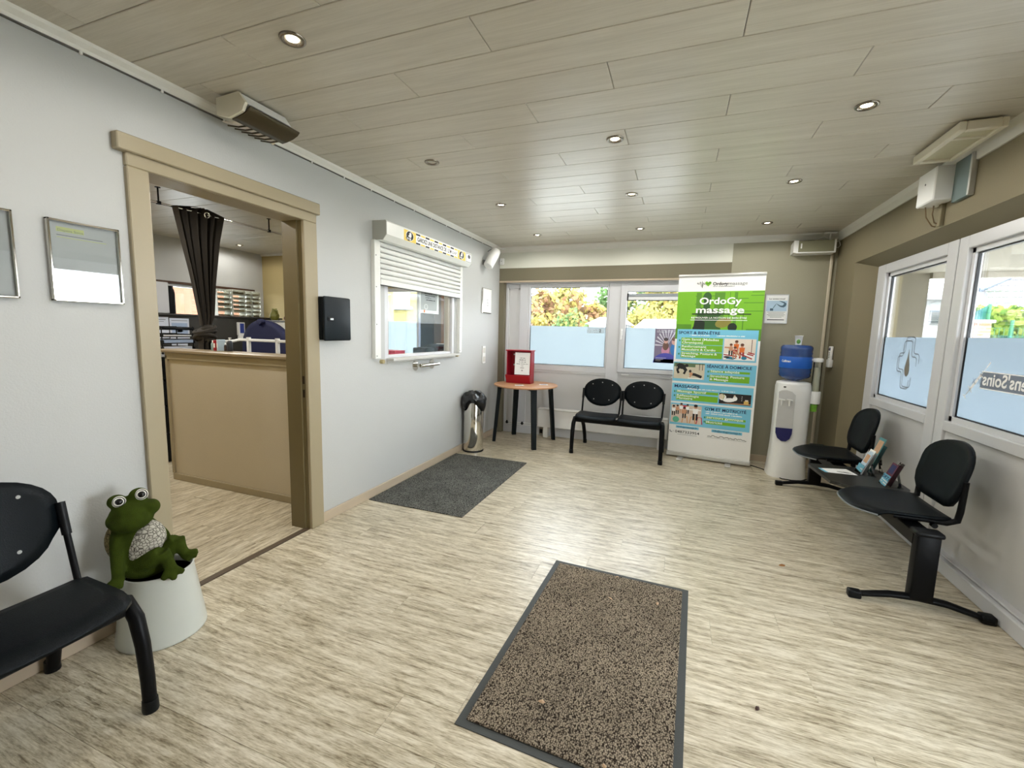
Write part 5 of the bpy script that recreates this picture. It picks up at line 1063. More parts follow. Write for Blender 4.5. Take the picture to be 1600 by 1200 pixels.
def d2_(b):
    rect(b, -.022, .296, 1.03, 1.073, H2 + .0001, 3); rect(b, .2, .296, .99, 1.06, H2 + .0002, 0)
    for x in (0, .03, .24, .27): rect(b, x, x + .006, 1.0, 1.073, H2 + .0003, 5)
    el(b, .055, 1.035, .05, .03, H2 + .0005, 1, -.3); el(b, .11, 1.045, .018, .018, H2 + .0006, 1); ribbon(b, [(.03, 1.03), (.015, .99), (.03, .955)], .024, FB, 1, H2 + .0005); ribbon(b, [(.075, 1.02), (.10, .985), (.085, .95)], .024, FB, 1, H2 + .0005); ribbon(b, [(.09, 1.03), (.115, .99)], .016, FB, 1, H2 + .0006)
    ribbon(b, [(.155, .955), (.20, .95), (.27, .925)], .03, FB, 1, H2 + .0005); ribbon(b, [(.145, .96), (.175, .95)], .032, FB, 2, H2 + .0006); el(b, .15, .985, .014, .016, H2 + .0007, 5); ribbon(b, [(.16, .95), (.15, .915)], .014, FB, 2, H2 + .0006); rect(b, .13, .28, .903, .912, H2 + .0004, 4)
photo('photo', (-.022, .296, .898, 1.073), d2_, PM2)
PM3 = [mat('photo_black', rgb(28, 22, 22), .5, vary=.3), M_CREAM, mat('photo_cream2', rgb(226, 212, 190), .5), mat('photo_olive', rgb(150, 160, 90), .5), mat('photo_amber', rgb(214, 176, 92), .5), M_SKIN]
def d3(b):
    el(b, .495, .725, .036, .032, H2 + .0003, 1, .2); el(b, .485, .733, .03, .028, H2 + .0004, 2); ribbon(b, [(.49, .765), (.51, .74), (.50, .70)], .006, FB, 3, H2 + .0005); el(b, .56, .70, .06, .022, H2 + .0004, 1, .1); el(b, .615, .72, .022, .024, H2 + .0005, 1); el(b, .61, .745, .010, .012, H2 + .0005, 2)
    for i in range(3): el(b, .68, .745 - i * .02, .004, .004, H2 + .0005, 1)
    rect(b, .70, .745, .668, .70, H2 + .0004, 4); rect(b, .71, .74, .70, .715, H2 + .0004, 2); q4(b, [(.465, .656), (.766, .662), (.766, .672), (.60, .668)], H2 + .0003, 5)
photo('photo', (.461, .766, .655, .771), d3, PM3)
PM4 = [mat('photo_hall', rgb(214, 196, 180), .5, vary=.15, scale=14), M_INK, M_CREAM, mat('photo_mint', rgb(92, 176, 146), .5), mat('photo_crimson', rgb(186, 50, 66), .5), M_SKIN, mat('photo_wood', rgb(206, 150, 96), .5)]
def d4(b):
    rect(b, .07, .15, .555, .60, H2 + .0001, 4); rect(b, .16, .29, .55, .56, H2 + .0001, 2)
    for x0 in (.10, .18, .25): ribbon(b, [(x0, .40), (x0 + .012, .475), (x0 + .05, .475), (x0 + .06, .40)], .010, FB, 6 if x0 < .2 else 4, H2 + .0002)
    for x, z, s, tp, lg in ((.005, .50, .12, 2, 1), (.045, .515, .11, 5, 1), (.085, .53, .12, 2, 5), (.12, .48, .13, 5, 1), (.15, .53, .11, 2, 1), (.235, .48, .18, 2, 1)): person_fig(b, x, z, s, tp, lg, 1, 5)
    el(b, .035, .432, .036, .034, H2 + .0012, 3)
photo('photo', (-.021, .297, .397, .601), d4, PM4)

# ================================================================== FROG AND POT
PCX, PCY = -2.083, 1.172
t = thing('plant_pot', (PCX, PCY, 0), 'pale grey round pot, wider at the foot, holding the frog figure by the doorway', 'pot')
mb = MB(); mb.lathe([(.155, 0), (.163, .004), (.163, .012), (.126, .293), (.129, .299), (.123, .300), (.118, .285), (.121, .26)], (PCX, PCY, 0), 56); ob('body', mb, mat('pale_grey_glaze', rgb(196, 200, 194), .28, vary=.03), t)
mb = MB(); mb.lathe([(.122, .262), (.0005, .262)], (PCX, PCY, 0), 40); ob('inner', mb, M_BLACK, t)
FC = Vector((.871, -.491, 0)); FR = Vector((.491, .871, 0))
def fp(a, c, z): p = Vector((PCX, PCY, 0)) + FR * a + FC * c; return Vector((p.x, p.y, z))
FM = Matrix(((FR.x, FC.x, 0, PCX), (FR.y, FC.y, 0, PCY), (0, 0, 1, 0), (0, 0, 0, 1)))
mb = MB()
def fe(a, c, z, r, rot=None):
    M = FM @ Matrix.Translation((a, c, z)); M = M @ rot if rot is not None else M
    mb.ell((0, 0, 0), r, 18, 12, 0, M)
RY = lambda d: Matrix.Rotation(math.radians(d), 4, 'Y')
fe(-.062, 0, .425, (.092, .082, .135), RY(-8)); fe(-.04, .01, .35, (.10, .09, .075)); fe(-.072, .02, .575, (.078, .07, .052), RY(-8)); fe(-.075, .045, .550, (.075, .06, .045), RY(-10)); fe(-.07, -.005, .52, (.06, .055, .05))
fe(-.135, .02, .548, (.024, .035, .03)); fe(-.010, .035, .590, (.032, .04, .032)); fe(-.118, .012, .628, (.033, .03, .030)); fe(-.048, .012, .643, (.034, .03, .030))
def ft(pts, r): mb.tube([fp(*p) for p in pts], r, 12)
ft([(-.108, .03, .50), (-.125, .055, .45), (-.128, .075, .40), (-.128, .095, .345), (-.128, .10, .325)], [.026, .027, .023, .021, .022])
for dx, dz in ((-.045, -.006), (-.022, -.012), (.004, -.010)): ft([(-.128, .10, .328), (-.128 + dx * .6, .12, .322), (-.128 + dx, .135, .318 + dz)], [.018, .015, .012])
ft([(-.03, .0, .52), (.005, .0, .48), (.028, -.01, .44), (.04, -.01, .40)], [.022, .020, .018, .016])
ft([(-.085, .04, .345), (-.03, .09, .375), (.012, .115, .405)], [.040, .038, .033]); ft([(.012, .115, .408), (.028, .122, .375), (.040, .125, .332)], [.030, .024, .022])
for dx, dc, dz in ((-.03, .02, -.022), (.01, .03, -.03), (.045, .015, -.012)): ft([(.038, .125, .335), (.038 + dx * .6, .125 + dc * .6, .325 + dz * .6), (.038 + dx, .125 + dc, .322 + dz)], [.020, .015, .011])
ft([(.0, .03, .35), (.045, .06, .40), (.068, .07, .437)], [.038, .035, .030]); ft([(.068, .07, .437), (.078, .075, .395), (.095, .075, .352)], [.029, .023, .018])
for dx, dz in ((.045, .018), (.042, -.002), (.02, -.016)): ft([(.092, .075, .355), (.092 + dx * .6, .085, .352 + dz * .6), (.092 + dx, .09, .35 + dz)], [.018, .016, .012])
frog = ob('frog_figure', mb, mat('moss_flock', rgb(56, 68, 18), .95, vary=.45, scale=26, bump=1.0, bscale=420, spec=.1))
md = frog.modifiers.new('remesh', 'REMESH'); md.mode = 'VOXEL'; md.voxel_size = .0055; md.use_smooth_shade = True
sm_ = frog.modifiers.new('smooth', 'SMOOTH'); sm_.factor = .5; sm_.iterations = 4
bpy.context.view_layer.update(); dg = bpy.context.evaluated_depsgraph_get(); me = bpy.data.meshes.new_from_object(frog.evaluated_get(dg)); frog.modifiers.clear(); frog.data = me
tag(frog, 'mossy green frog figure with bulging eyes sitting in the pale grey pot', 'frog figure')
mb = MB(); mb.ell((0, 0, 0), (.070, .060, .100), 24, 16, 0, FM @ Matrix.Translation((-.038, .036, .432)) @ RY(16)); bl = ob('belly', mb, crack_mat('cracked_stone', rgb(172, 168, 156), rgb(58, 54, 46)), frog); bl['label'] = 'grey crackled belly'
mb = MB(); mb.ell((0, 0, 0), (.086, .060, .11), 20, 14, 0, FM @ Matrix.Translation((-.085, -.035, .44))); ob('back_patch', mb, crack_mat('cracked_brown', rgb(120, 108, 70), rgb(48, 42, 26)), frog)
for a, z in ((-.112, .630), (-.040, .646)):
    mb = MB(); M = FM @ Matrix.Translation((a, .024, z)); d = Vector((.10, .92, .28)).normalized()
    mb.ell((0, 0, 0), (.0245, .0245, .0245), 20, 14, 0, M); ey = ob('eye', mb, mat('eye_white', rgb(236, 234, 226), .2), frog)
    mb = MB(); mb.ell((0, 0, 0), (.0165, .0165, .0165), 18, 12, 0, M @ Matrix.Translation(d * .0105)); ob('pupil', mb, mat('pupil_black', rgb(10, 10, 12), .1), ey)
    mb = MB(); mb.tube([M @ (d * .0235 * math.cos(.82) + (Vector((1, 0, 0)) * math.cos(q) + Vector((0, -.29, .957)) * math.sin(q)) * .0245 * math.sin(.82) ) for q in [2 * PI * i / 24 for i in range(24)]], .002, 6, closed=True); ob('eye_rim', mb, M_INK, ey)

# ================================================================== CRUMBS AND LEAVES ON THE FLOOR
def bit(x, y, z, s, a, label, m, kind):
    b = MB(); M = Matrix.Translation((x, y, z)) @ Matrix.Rotation(a, 4, 'Z')
    pts = [(-s, 0), (-.5 * s, .42 * s), (.2 * s, .5 * s), (s, .1 * s), (.4 * s, -.4 * s), (-.5 * s, -.4 * s)]
    zz = [.002, .004, .007, .003, .001, .002]; b.add([(p[0], p[1], q) for p, q in zip(pts, zz)] + [(0, 0, .009)], [(i, (i + 1) % 6, 6) for i in range(6)] + [(5, 4, 3, 2, 1, 0)], 0, M); single(kind, b, m, label, kind)
M_DRY = mat('dry_leaf', rgb(150, 104, 62), .8, vary=.2); M_DRYP = mat('pale_leaf', rgb(196, 166, 134), .8, vary=.2)
bit(.681, 2.946, 0, .022, .4, 'small dry brown leaf alone on the floor in front of the beam seat', M_DRY, 'leaf'); bit(.366, 1.716, .0, .014, 1.0, 'dark crumb on the floor beside the brown doormat', mat('dark_crumb', rgb(58, 34, 26), .8), 'crumb')
for i, (x, y, s, lab) in enumerate(((-.385, 1.431, .014, 'pale leaf scrap near the left edge of the brown doormat'), (-.01, 2.23, .013, 'pale leaf scrap near the far right corner of the brown doormat'), (-.24, 2.18, .014, 'leaf scrap on the far half of the brown doormat, nearer its middle'), (-.235, 2.40, .013, 'leaf scrap closest to the far end of the brown doormat'), (-.13, 1.27, .012, 'whitish scrap at the near end of the brown doormat'))): bit(x, y, .009, s, i * 1.3, lab, M_DRYP, 'leaf')

# ================================================================== OFFICE BEHIND THE LEFT WALL
t = thing('curtain_rod', (-4.0, 2.9, 2.33), 'thin steel curtain rod hung from the office ceiling', 'curtain rod'); mb = MB(); mb.cyl((-4.0, 1.35, 2.33), (-4.0, 5.40, 2.33), .010, n=10); ob('rod', mb, M_CHROME, t)
for y in (2.44, 3.47, 4.6):
    mb = MB(); mb.cyl((-4.0, y, 2.33), (-4.0, y, ZC), .006, n=8); mb.lathe([(.018, -.012), (.018, .012)], (-4.0, y, 2.33), 12); mb.cyl((-4.0, y, ZC - .004), (-4.0, y, ZC), .02, n=12); ob('bracket', mb, M_STEELB, t)
t = thing('curtain', (-4.0, 2.75, 1.0), 'dark brown eyelet curtain knotted in the middle, seen through the doorway', 'curtain')
M_CURT = mat('brown_curtain', rgb(46, 41, 35), .85, vary=.15, scale=30, bump=.3, bscale=300)
def cw(z):   # left edge, right edge (y) and fold depth at a height
    k = [(2.36, 2.525, 2.985), (2.11, 2.575, 2.925), (1.72, 2.655, 2.865), (1.45, 2.70, 2.84), (1.36, 2.715, 2.805)]
    for (z0, a0, b0), (z1, a1, b1) in zip(k, k[1:]):
        if z <= z0 and z >= z1: q = (z0 - z) / (z0 - z1); return a0 + (a1 - a0) * q, b0 + (b1 - b0) * q
    return k[-1][1], k[-1][2]
def cur(u, v):
    z = 2.37 - v * 1.02; a, b = cw(z); f = .045 * (1 - .55 * v); return (-4.0 + f * math.sin(u * 2 * PI * 5.5) + .012 * math.sin(u * 23), a + (b - a) * u + .008 * math.sin(u * 2 * PI * 5.5 + 1.2), z)
mb = MB(); mb.grid(cur, 88, 30); ob('cloth', mb, M_CURT, t)
mb = MB()
for i, (dy, dz, r) in enumerate(((0, .0, .066), (.02, .035, .058), (-.022, -.03, .06), (.012, -.05, .052))): mb.ell((-4.0 + .012 * (i % 2), 2.755 + dy, 1.285 + dz), (r * .9, r * 1.1, r * .75), 16, 10)
for i in range(3): mb.tube([(-4.0 + .07 * math.cos(q), 2.755 + .082 * math.sin(q), 1.315 - i * .035 + .03 * math.sin(q + i)) for q in [2 * PI * j / 18 for j in range(18)]], .016, 8, closed=True)
ob('knot', mb, M_CURT, t)
mb = MB(); mb.grid(lambda u, v: (-4.0 + .05 * math.sin(u * 2 * PI * 3), 2.70 - .03 * v + (.11 + .07 * v) * u, 1.26 - .40 * v), 40, 8); ob('tail', mb, M_CURT, t)
for y in (2.80,):
    mb = MB(); mb.tube([(-3.957 + .004 * math.sin(q), y + .022 * math.cos(q), 2.318 + .022 * math.sin(q)) for q in [2 * PI * j / 18 for j in range(18)]], .006, 8, closed=True); ob('eyelet', mb, M_CHROME, t)
# desk screen with papers, trays, shelf
t = thing('desk_screen', (-5.6, 4.0, 0), 'dark grey upright desk panel below the far office window', 'desk'); mb = MB(); mb.rbox(-5.63, -5.595, 3.15, 4.98, .0, 1.455, .004); ob('panel', mb, mat('anthracite_laminate', rgb(52, 50, 46), .5), t); mb = MB(); mb.rbox(-5.63, -4.95, 3.2, 4.55, .70, .73, .004); ob('desktop', mb, mat('anthracite_laminate', (0, 0, 0, 1)), t)
def sheet_x(x, y0, y1, z0, z1, label, mats, deco, cat='paper', name='paper_sheet', group='papers on the desk screen'):
    b = MB(); M = ML(x); b.box(y0, y1, z0, z1, 0, .002, 0, M)
    for d in deco: b.box(d[0], d[1], d[2], d[3], .002, .0024, d[4], M)
    return single(name, b, mats, label, cat, group)
PT = [mat('paper_bluish', rgb(206, 212, 224), .7), M_GREYINK, mat('paper_blue_area', rgb(160, 178, 206), .7)]
sheet_x(-5.59, 3.24, 3.43, 1.19, 1.435, 'printed white paper pinned on the dark desk screen behind the black trays', PT, [(3.26, 3.40, 1.40, 1.408, 1), (3.26, 3.38, 1.38, 1.386, 1)])
sheet_x(-5.588, 3.44, 3.66, 1.185, 1.425, 'bluish drawing sheet pinned on the dark desk screen left of the curtain', PT, [(3.46, 3.64, 1.22, 1.37, 2), (3.52, 3.58, 1.26, 1.33, 0), (3.46, 3.64, 1.395, 1.402, 1)])
sheet_x(-5.588, 3.45, 3.63, 1.05, 1.165, 'lower white paper on the dark desk screen beside the curtain knot', PT, [(3.56, 3.60, 1.14, 1.146, 1), (3.56, 3.575, 1.07, 1.085, 1), (3.60, 3.615, 1.07, 1.085, 1)])
t = thing('letter_tray', (-4.82, 2.98, 1.06), 'stack of black letter trays full of papers at the left of the office', 'letter tray')
for i, z in enumerate((1.10, 1.165, 1.23, 1.30)):
    mb = MB(); mb.rbox(-4.94, -4.66, 2.80, 3.10, z, z + .006, .002); mb.box(-4.94, -4.934, 2.80, 3.10, z, z + .035); mb.box(-4.94, -4.66, 2.80, 2.806, z, z + .035); mb.box(-4.94, -4.66, 3.094, 3.10, z, z + .03); ob('tray', mb, M_BLACK, t)
    mb = MB(); mb.rbox(-4.92, -4.68 + .02 * (i % 2), 2.815, 3.085, z + .008, z + .008 + (.028, .03, .012, .014)[i], .002); ob('paper_pile', mb, (mat('paper_bluish', (0, 0, 0, 1)), mat('paper_blue_area', (0, 0, 0, 1)), M_PAPER, M_BLACK)[i], t)
mb = MB()
for y in (2.803, 3.097):
    for x in (-4.93, -4.68): mb.cyl((x, y, 1.06), (x, y, 1.335), .005, n=8)
ob('riser', mb, M_STEELB, t)
t = thing('shelf_unit', (-4.86, 2.90, 0), 'dark open shelf unit at the left end of the counter, seen through the doorway', 'shelf')
for x in (-5.02, -4.66):
    mb = MB(); mb.rbox(x, x + .02, 2.68, 3.14, 0, 1.04, .003); ob('side', mb, M_BLACK, t)
for z in (.28, .55, .80, 1.04):
    mb = MB(); mb.rbox(-5.02, -4.64, 2.66, 3.15, z, z + .022, .003); ob('shelf_board', mb, mat('grey_shelf', rgb(170, 172, 176), .5), t)
for k, (x, y, z, h, m, lab) in enumerate(((-4.76, 2.86, .572, .16, mat('violet_box', rgb(112, 92, 160), .5), 'violet carton on the shelf unit beside the counter end'), (-4.76, 2.92, .302, .12, M_WHITE, 'white carton low on the shelf unit beside the counter end'), (-4.76, 2.90, .822, .10, M_BLACK, 'black carton high on the shelf unit beside the counter end'))):
    b = MB(); b.rbox(x - .10, x + .08, y - .10, y + .14, z, z + h, .004); b.box(x + .0802, x + .0806, y - .06, y + .05, z + .03, z + h * .7, 1); single('carton', b, [m, M_GREYINK], lab, 'box', 'cartons on the shelf unit')
# wall cabinet and drawer boxes at the far wall
t = thing('wall_cabinet', (-6.0, 3.47, 1.48), 'white wall cabinet at the left end of the far office window', 'cabinet'); mb = MB(); mb.rbox(XF, -5.90, 3.30, 3.635, 1.485, 1.86, .004); ob('body', mb, M_WHITE, t); mb = MB(); mb.rbox(-5.90, -5.882, 3.302, 3.633, 1.487, 1.858, .003); ob('door', mb, M_PVC, t)
t = thing('bottle', (-5.98, 3.72, 1.44), 'tall black bottle on the far office window ledge', 'bottle'); mb = MB(); mb.lathe([(.045, 0), (.048, .01), (.048, .25), (.042, .30), (.03, .325), (.0005, .33)], (-5.985, 3.715, 1.478), 18); ob('body', mb, M_BLACK, t); mb = MB(); mb.lathe([(.032, .315), (.032, .35), (.0005, .352)], (-5.985, 3.715, 1.478), 16); ob('cap', mb, M_BLACK, t)
mb = MB(); mb.rbox(XF, -5.56, 3.15, 5.0, 1.455, 1.478, .004); single('window_shelf', mb, mat('anthracite_laminate', (0, 0, 0, 1)), 'dark ledge running below the far office window', 'shelf')
M_CLEAR = glass_mat('clear_drawer', (.92, .93, .90, 1), .16)
def drawers(y0, y1, z0, z1, cols, rows, label):
    t = thing('drawer_box', (-5.85, (y0 + y1) / 2, z0), label, 'drawer box', 'clear drawer boxes on the ledge'); w_ = .008; b = MB()
    xs = [y0]
    for c in cols: xs.append(xs[-1] + c * (y1 - y0))
    for y in xs: b.rbox(-5.985, -5.845, y - w_ / 2, y + w_ / 2, z0, z1, .002)
    for r in range(rows + 1): z = z0 + (z1 - z0) * r / rows; b.rbox(-5.985, -5.845, y0, y1, z - w_ / 2, z + w_ / 2, .002)
    ob('cabinet_frame', b, film_mat('milky_plastic', (.86, .86, .80, 1), .55, .05), t)
    for ci in range(len(cols)):
        for r in range(rows):
            za, zb = z0 + (z1 - z0) * r / rows + .006, z0 + (z1 - z0) * (r + 1) / rows - .006; b = MB()
            b.rbox(-5.846, -5.838, xs[ci] + .007, xs[ci + 1] - .007, za, zb, .002); d = ob('drawer', b, M_CLEAR, t)
            b = MB(); b.rbox(-5.97, -5.86, xs[ci] + .016, xs[ci + 1] - .016, za + .002, za + (zb - za) * (.35 + .3 * ((r * 7 + ci * 5) % 4) / 3), .003); ob('contents', b, mat('drawer_contents_%d' % ((r + ci) % 3), (rgb(120, 116, 104), rgb(168, 162, 146), rgb(84, 80, 72))[(r + ci) % 3], .6, vary=.4, scale=30), d)
drawers(4.22, 4.415, 1.479, 1.838, [1.0], 5, 'narrow clear drawer box right of the curtain on the ledge'); drawers(4.44, 4.87, 1.479, 1.85, [.46, .24, .30], 6, 'wide clear drawer box with small compartments on the ledge')
# white low cabinet, things on it, navy chair, walker, phone
t = thing('cabinet', (-5.2, 4.8, 0), 'white cabinet in the office corner behind the navy chair', 'cabinet'); mb = MB(); mb.rbox(-5.45, -4.45, 4.62, 5.05, 0, 1.42, .004); ob('body', mb, mat('cabinet_white', rgb(222, 220, 208), .4), t); mb = MB(); mb.rbox(-5.47, -4.43, 4.60, 5.06, 1.42, 1.442, .004); ob('top', mb, M_GREYINK, t)
mb = MB(); mb.rbox(-4.60, -4.585, 4.612, 4.622, .96, 1.08, .002); mb.rbox(-5.44, -4.96, 4.608, 4.62, .03, 1.40, .003); ob('door', mb, mat('cabinet_white', (0, 0, 0, 1)), t)
t = thing('jug', (-5.37, 4.72, 1.44), 'small olive green jug on the white office cabinet', 'jug'); mb = MB(); mb.lathe([(.035, 0), (.06, .03), (.065, .07), (.04, .12), (.03, .15), (.036, .165), (.0005, .165)], (-5.40, 4.72, 1.442), 20); ob('body', mb, mat('olive_glaze', rgb(112, 110, 44), .3), t); mb = MB(); mb.tube([(-5.345, 4.70, 1.50), (-5.30, 4.69, 1.53), (-5.31, 4.69, 1.58), (-5.365, 4.70, 1.59)], .008, 8); ob('handle', mb, mat('olive_glaze', (0, 0, 0, 1)), t)
t = thing('figurine', (-5.15, 4.74, 1.44), 'small dark red and white ornament on the white office cabinet', 'ornament'); mb = MB(); mb.ell((-5.20, 4.74, 1.475), (.04, .03, .034), 14, 10); ob('body', mb, M_MAROON, t); mb = MB(); mb.ell((-5.14, 4.73, 1.47), (.026, .026, .026), 14, 10); ob('head', mb, M_PAPER, t)
mb = MB(); mb.prism([(-5.40, 1.443), (-5.08, 1.443), (-5.38, 1.75)], 5.02, 5.028, axis='y'); single('card_triangle', mb, mat('pale_ochre_card', rgb(196, 184, 136), .6), 'pale triangular card standing on the white cabinet against the ochre wall', 'card')
t = thing('armchair', (-4.33, 3.72, 0), 'tall navy chair with a rounded back in the office', 'chair'); M_NV = mat('navy_fabric', rgb(13, 19, 62), .7, vary=.15, bump=.3, bscale=200)
ol2 = [(.36 * math.cos(PI * i / 16), 1.10 + .325 * math.sin(PI * i / 16)) for i in range(17)] + [(-.40, .85), (-.40, .50), (.40, .50), (.40, .85)]
mb = plate(MB(), [(-4.33 + x, z) for x, z in ol2], lambda x, z: 3.66 - .05 * (1 - ((x + 4.33) / .4) ** 2) + .02 * math.sin((x + 4.33) * 30) * max(0, (z - 1.3)) * 2, .06); ob('backrest', mb, M_NV, t)
mb = MB(); mb.tube([(-4.33 + dx, 3.60, 1.42 - .02 * i) for i, dx in enumerate((-.02, .0, .02))], .03, 10); mb.ell((-4.33, 3.61, 1.41), (.06, .04, .03), 14, 8); ob('gather', mb, M_NV, t)
mb = MB(); mb.rbox(-4.72, -3.94, 3.25, 3.70, .42, .54, .04, 0, None, 2); ob('seat', mb, M_NV, t)
for x in (-4.66, -4.0):
    for y in (3.30, 3.66): mb = MB(); mb.cyl((x, y, 0), (x, y, .43), .018, n=10); ob('leg', mb, M_STEELB, t)
t = thing('walking_frame', (-3.85, 3.15, 0), 'white tubular frame standing in front of the navy chair', 'frame'); WF = [(-4.02, 3.2), (-3.635, 3.2)]
mb = MB(); mb.rbox(-4.16, -3.45, 3.185, 3.215, 1.205, 1.232, .006); ob('top_rail', mb, M_WHITE, t)
for x in (-4.02, -3.635):
    mb = MB(); mb.rbox(x - .016, x + .016, 3.184, 3.216, 0, 1.225, .005); ob('post', mb, M_WHITE, t); mb = MB(); mb.cyl((x, 3.2, 1.225), (x, 3.2, 1.246), .022, n=12); ob('cap', mb, M_WHITE, t)
mb = MB(); mb.rbox(-4.02, -3.635, 3.19, 3.21, .40, .425, .005); ob('lower_rail', mb, M_WHITE, t); mb = MB(); mb.tube([(-4.16, 3.20, 1.215), (-4.17, 3.16, 1.205), (-4.17, 3.06, 1.20)], .014, 8); ob('grip', mb, M_WHITE, t)
t = thing('wall_phone', (-5.58, 4.40, 1.3), 'small white and blue dispenser on the dark desk screen', 'dispenser'); mb = MB(); mb.rbox(-5.594, -5.55, 4.28, 4.375, 1.22, 1.40, .006); ob('body', mb, M_WHITE, t); mb = MB(); mb.rbox(-5.551, -5.546, 4.298, 4.357, 1.255, 1.385, .003); ob('front', mb, mat('royal_blue', rgb(38, 60, 150), .4), t); mb = MB(); mb.ell((-5.55, 4.31, 1.20), (.03, .05, .03), 12, 8); ob('nozzle', mb, M_WHITE, t)
# small goods on the counter top (z = 1.148)
CZ = 1.148
def flask(x, h, r, m, cap, label, pump=False):
    t = thing('bottle', (x, 2.585, CZ), label, 'bottle', 'bottles on the counter'); b = MB(); b.lathe([(r * .95, 0), (r, .004), (r, h * .62), (r * .75, h * .74), (r * .4, h * .80), (.0005, h * .80)], (x, 2.585, CZ), 16); ob('body', b, m, t); b = MB()
    if pump: b.cyl((x, 2.585, CZ + h * .8), (x, 2.585, CZ + h * .95), .005, n=8); b.rbox(x - .010, x + .016, 2.577, 2.593, CZ + h * .93, CZ + h, .003); b.lathe([(r * .5, h * .78), (r * .5, h * .84), (.0005, h * .84)], (x, 2.585, CZ), 12)
    else: b.lathe([(r * .5, h * .78), (r * .5, h), (.0005, h)], (x, 2.585, CZ), 12)
    ob('cap', b, cap, t)
flask(-3.66, .085, .017, mat('pale_teal', rgb(142, 170, 172), .4), M_WHITE, 'small pale teal bottle beside the curtain on the counter')
for x, w_, h, m, lab in ((-3.60, .030, .088, M_RED, 'red pack standing on the counter by the pale teal bottle'), (-3.567, .016, .093, M_PALE, 'thin pale blue booklet standing on the counter right of the red pack')):
    b = MB(); b.rbox(x - w_ / 2, x + w_ / 2, 2.55, 2.62, CZ, CZ + h, .003); b.box(x - w_ * .3, x + w_ * .3, 2.549, 2.55, CZ + h * .3, CZ + h * .7, 1); single('pack', b, [m, M_PAPER], lab, 'pack')
flask(-3.515, .066, .012, mat('dark_amber', rgb(60, 48, 44), .3), M_WHITE, 'tiny dark bottle on the counter next to the pump bottle'); flask(-3.465, .112, .021, mat('dark_label', rgb(42, 48, 58), .3), M_WHITE, 'dark pump bottle on the counter with a white pump head', True)
# inside the hatch: ledge, goods, notice, dark cupboard
mb = MB(); mb.rbox(-2.80, XO, 2.75, 4.60, 1.072, 1.104, .004); lg = single('hatch_ledge', mb, mat('ledge_white', rgb(214, 214, 212), .3), 'white ledge behind the serving hatch window', 'ledge')
LZ = 1.104
t = thing('stapler_box', (-2.47, 3.50, LZ), 'flat red box lying at the left of the hatch ledge', 'box'); mb = MB(); mb.rbox(-2.62, -2.44, 3.42, 3.585, LZ, LZ + .05, .006); ob('body', mb, mat('raspberry', rgb(188, 40, 74), .4), t); mb = MB(); mb.rbox(-2.622, -2.438, 3.418, 3.587, LZ + .05, LZ + .062, .004); ob('lid', mb, mat('raspberry', (0, 0, 0, 1)), t)
t = thing('card_terminal', (-2.52, 4.05, LZ), 'black card terminal on the hatch ledge', 'card terminal'); mb = MB(); mb.rbox(-2.60, -2.44, 3.95, 4.13, LZ, LZ + .075, .012, 0, None, 2); ob('body', mb, M_BLACK, t); mb = MB(); mb.rbox(-2.56, -2.46, 3.98, 4.10, LZ + .0745, LZ + .079, .003); ob('screen', mb, M_GASKET, t)
t = thing('label_printer', (-2.50, 4.32, LZ), 'small black printer with a white side on the hatch ledge', 'printer'); mb = MB(); mb.rbox(-2.62, -2.44, 4.22, 4.40, LZ, LZ + .105, .02, 0, None, 3); ob('body', mb, M_BLACK, t); mb = MB(); mb.rbox(-2.60, -2.425, 4.40, 4.485, LZ, LZ + .11, .02, 0, None, 3); ob('side_cover', mb, M_WHITE, t)
t = thing('hanging_notice', (-2.3195, 3.82, 1.54), 'white framed notice with a small drawing hung inside the hatch window', 'notice'); M = Matrix.Translation((-2.3195, 0, 1.37 * (1 - .95))) @ Matrix.Diagonal((1, .95, .95, 1)) @ ML(0); mb = MB(); mb.box(3.835, 4.205, 1.535, 1.90, 0, .004, 0, M); mb.box(3.85, 4.165, 1.565, 1.89, .004, .0045, 1, M)
for i, wd in enumerate((.12, .20, .16, .22, .12, .20)): greek(mb, 3.90 + .01 * i, 1.775 - .022 * i + (.02 if i == 0 else 0), wd * .9, .010, M, 2, .0046)
for q in range(14): a = 2 * PI * q / 14; mb.box(3.95 + .03 * math.cos(a) - .004, 3.95 + .03 * math.cos(a) + .004, 1.60 + .024 * math.sin(a) - .004, 1.60 + .024 * math.sin(a) + .004, .0045, .005, 0, M)
mb.box(3.905, 3.93, 1.54, 1.565, .005, .0055, 3, M); ob('sheet', mb, [M_PAPER, mat('notice_grey', rgb(178, 180, 180), .6), M_INK, M_ORANGE], t)
t = thing('cupboard', (-3.05, 5.3, 0), 'dark glossy cupboard with a brown wooden post beside the office window', 'cupboard')
mb = MB(); mb.rbox(-3.36, -3.12, 5.30, YB - .003, 0, 1.62, .004); ob('dark_door', mb, mat('gloss_black', rgb(16, 18, 20), .12), t); mb = MB(); mb.rbox(-3.12, -2.99, 5.26, YB - .003, 0, 2.3, .004); ob('side_panel', mb, mat('dark_brown_wood', rgb(70, 50, 34), .5, vary=.2, stretch=(20, 20, 1.5)), t); mb = MB(); mb.rbox(-2.99, -2.94, 5.22, YB - .003, 0, 2.3, .004); ob('post', mb, mat('mid_brown_wood', rgb(128, 84, 46), .45, vary=.2, stretch=(20, 20, 1.5)), t)
for i in range(22): mb = MB(); mb.rbox(-2.94, -2.42, 5.25, YB - .003, .12 + i * .1, .21 + i * .1, .006); ob('slat', mb, mat('dark_brown_wood', (0, 0, 0, 1)), t)

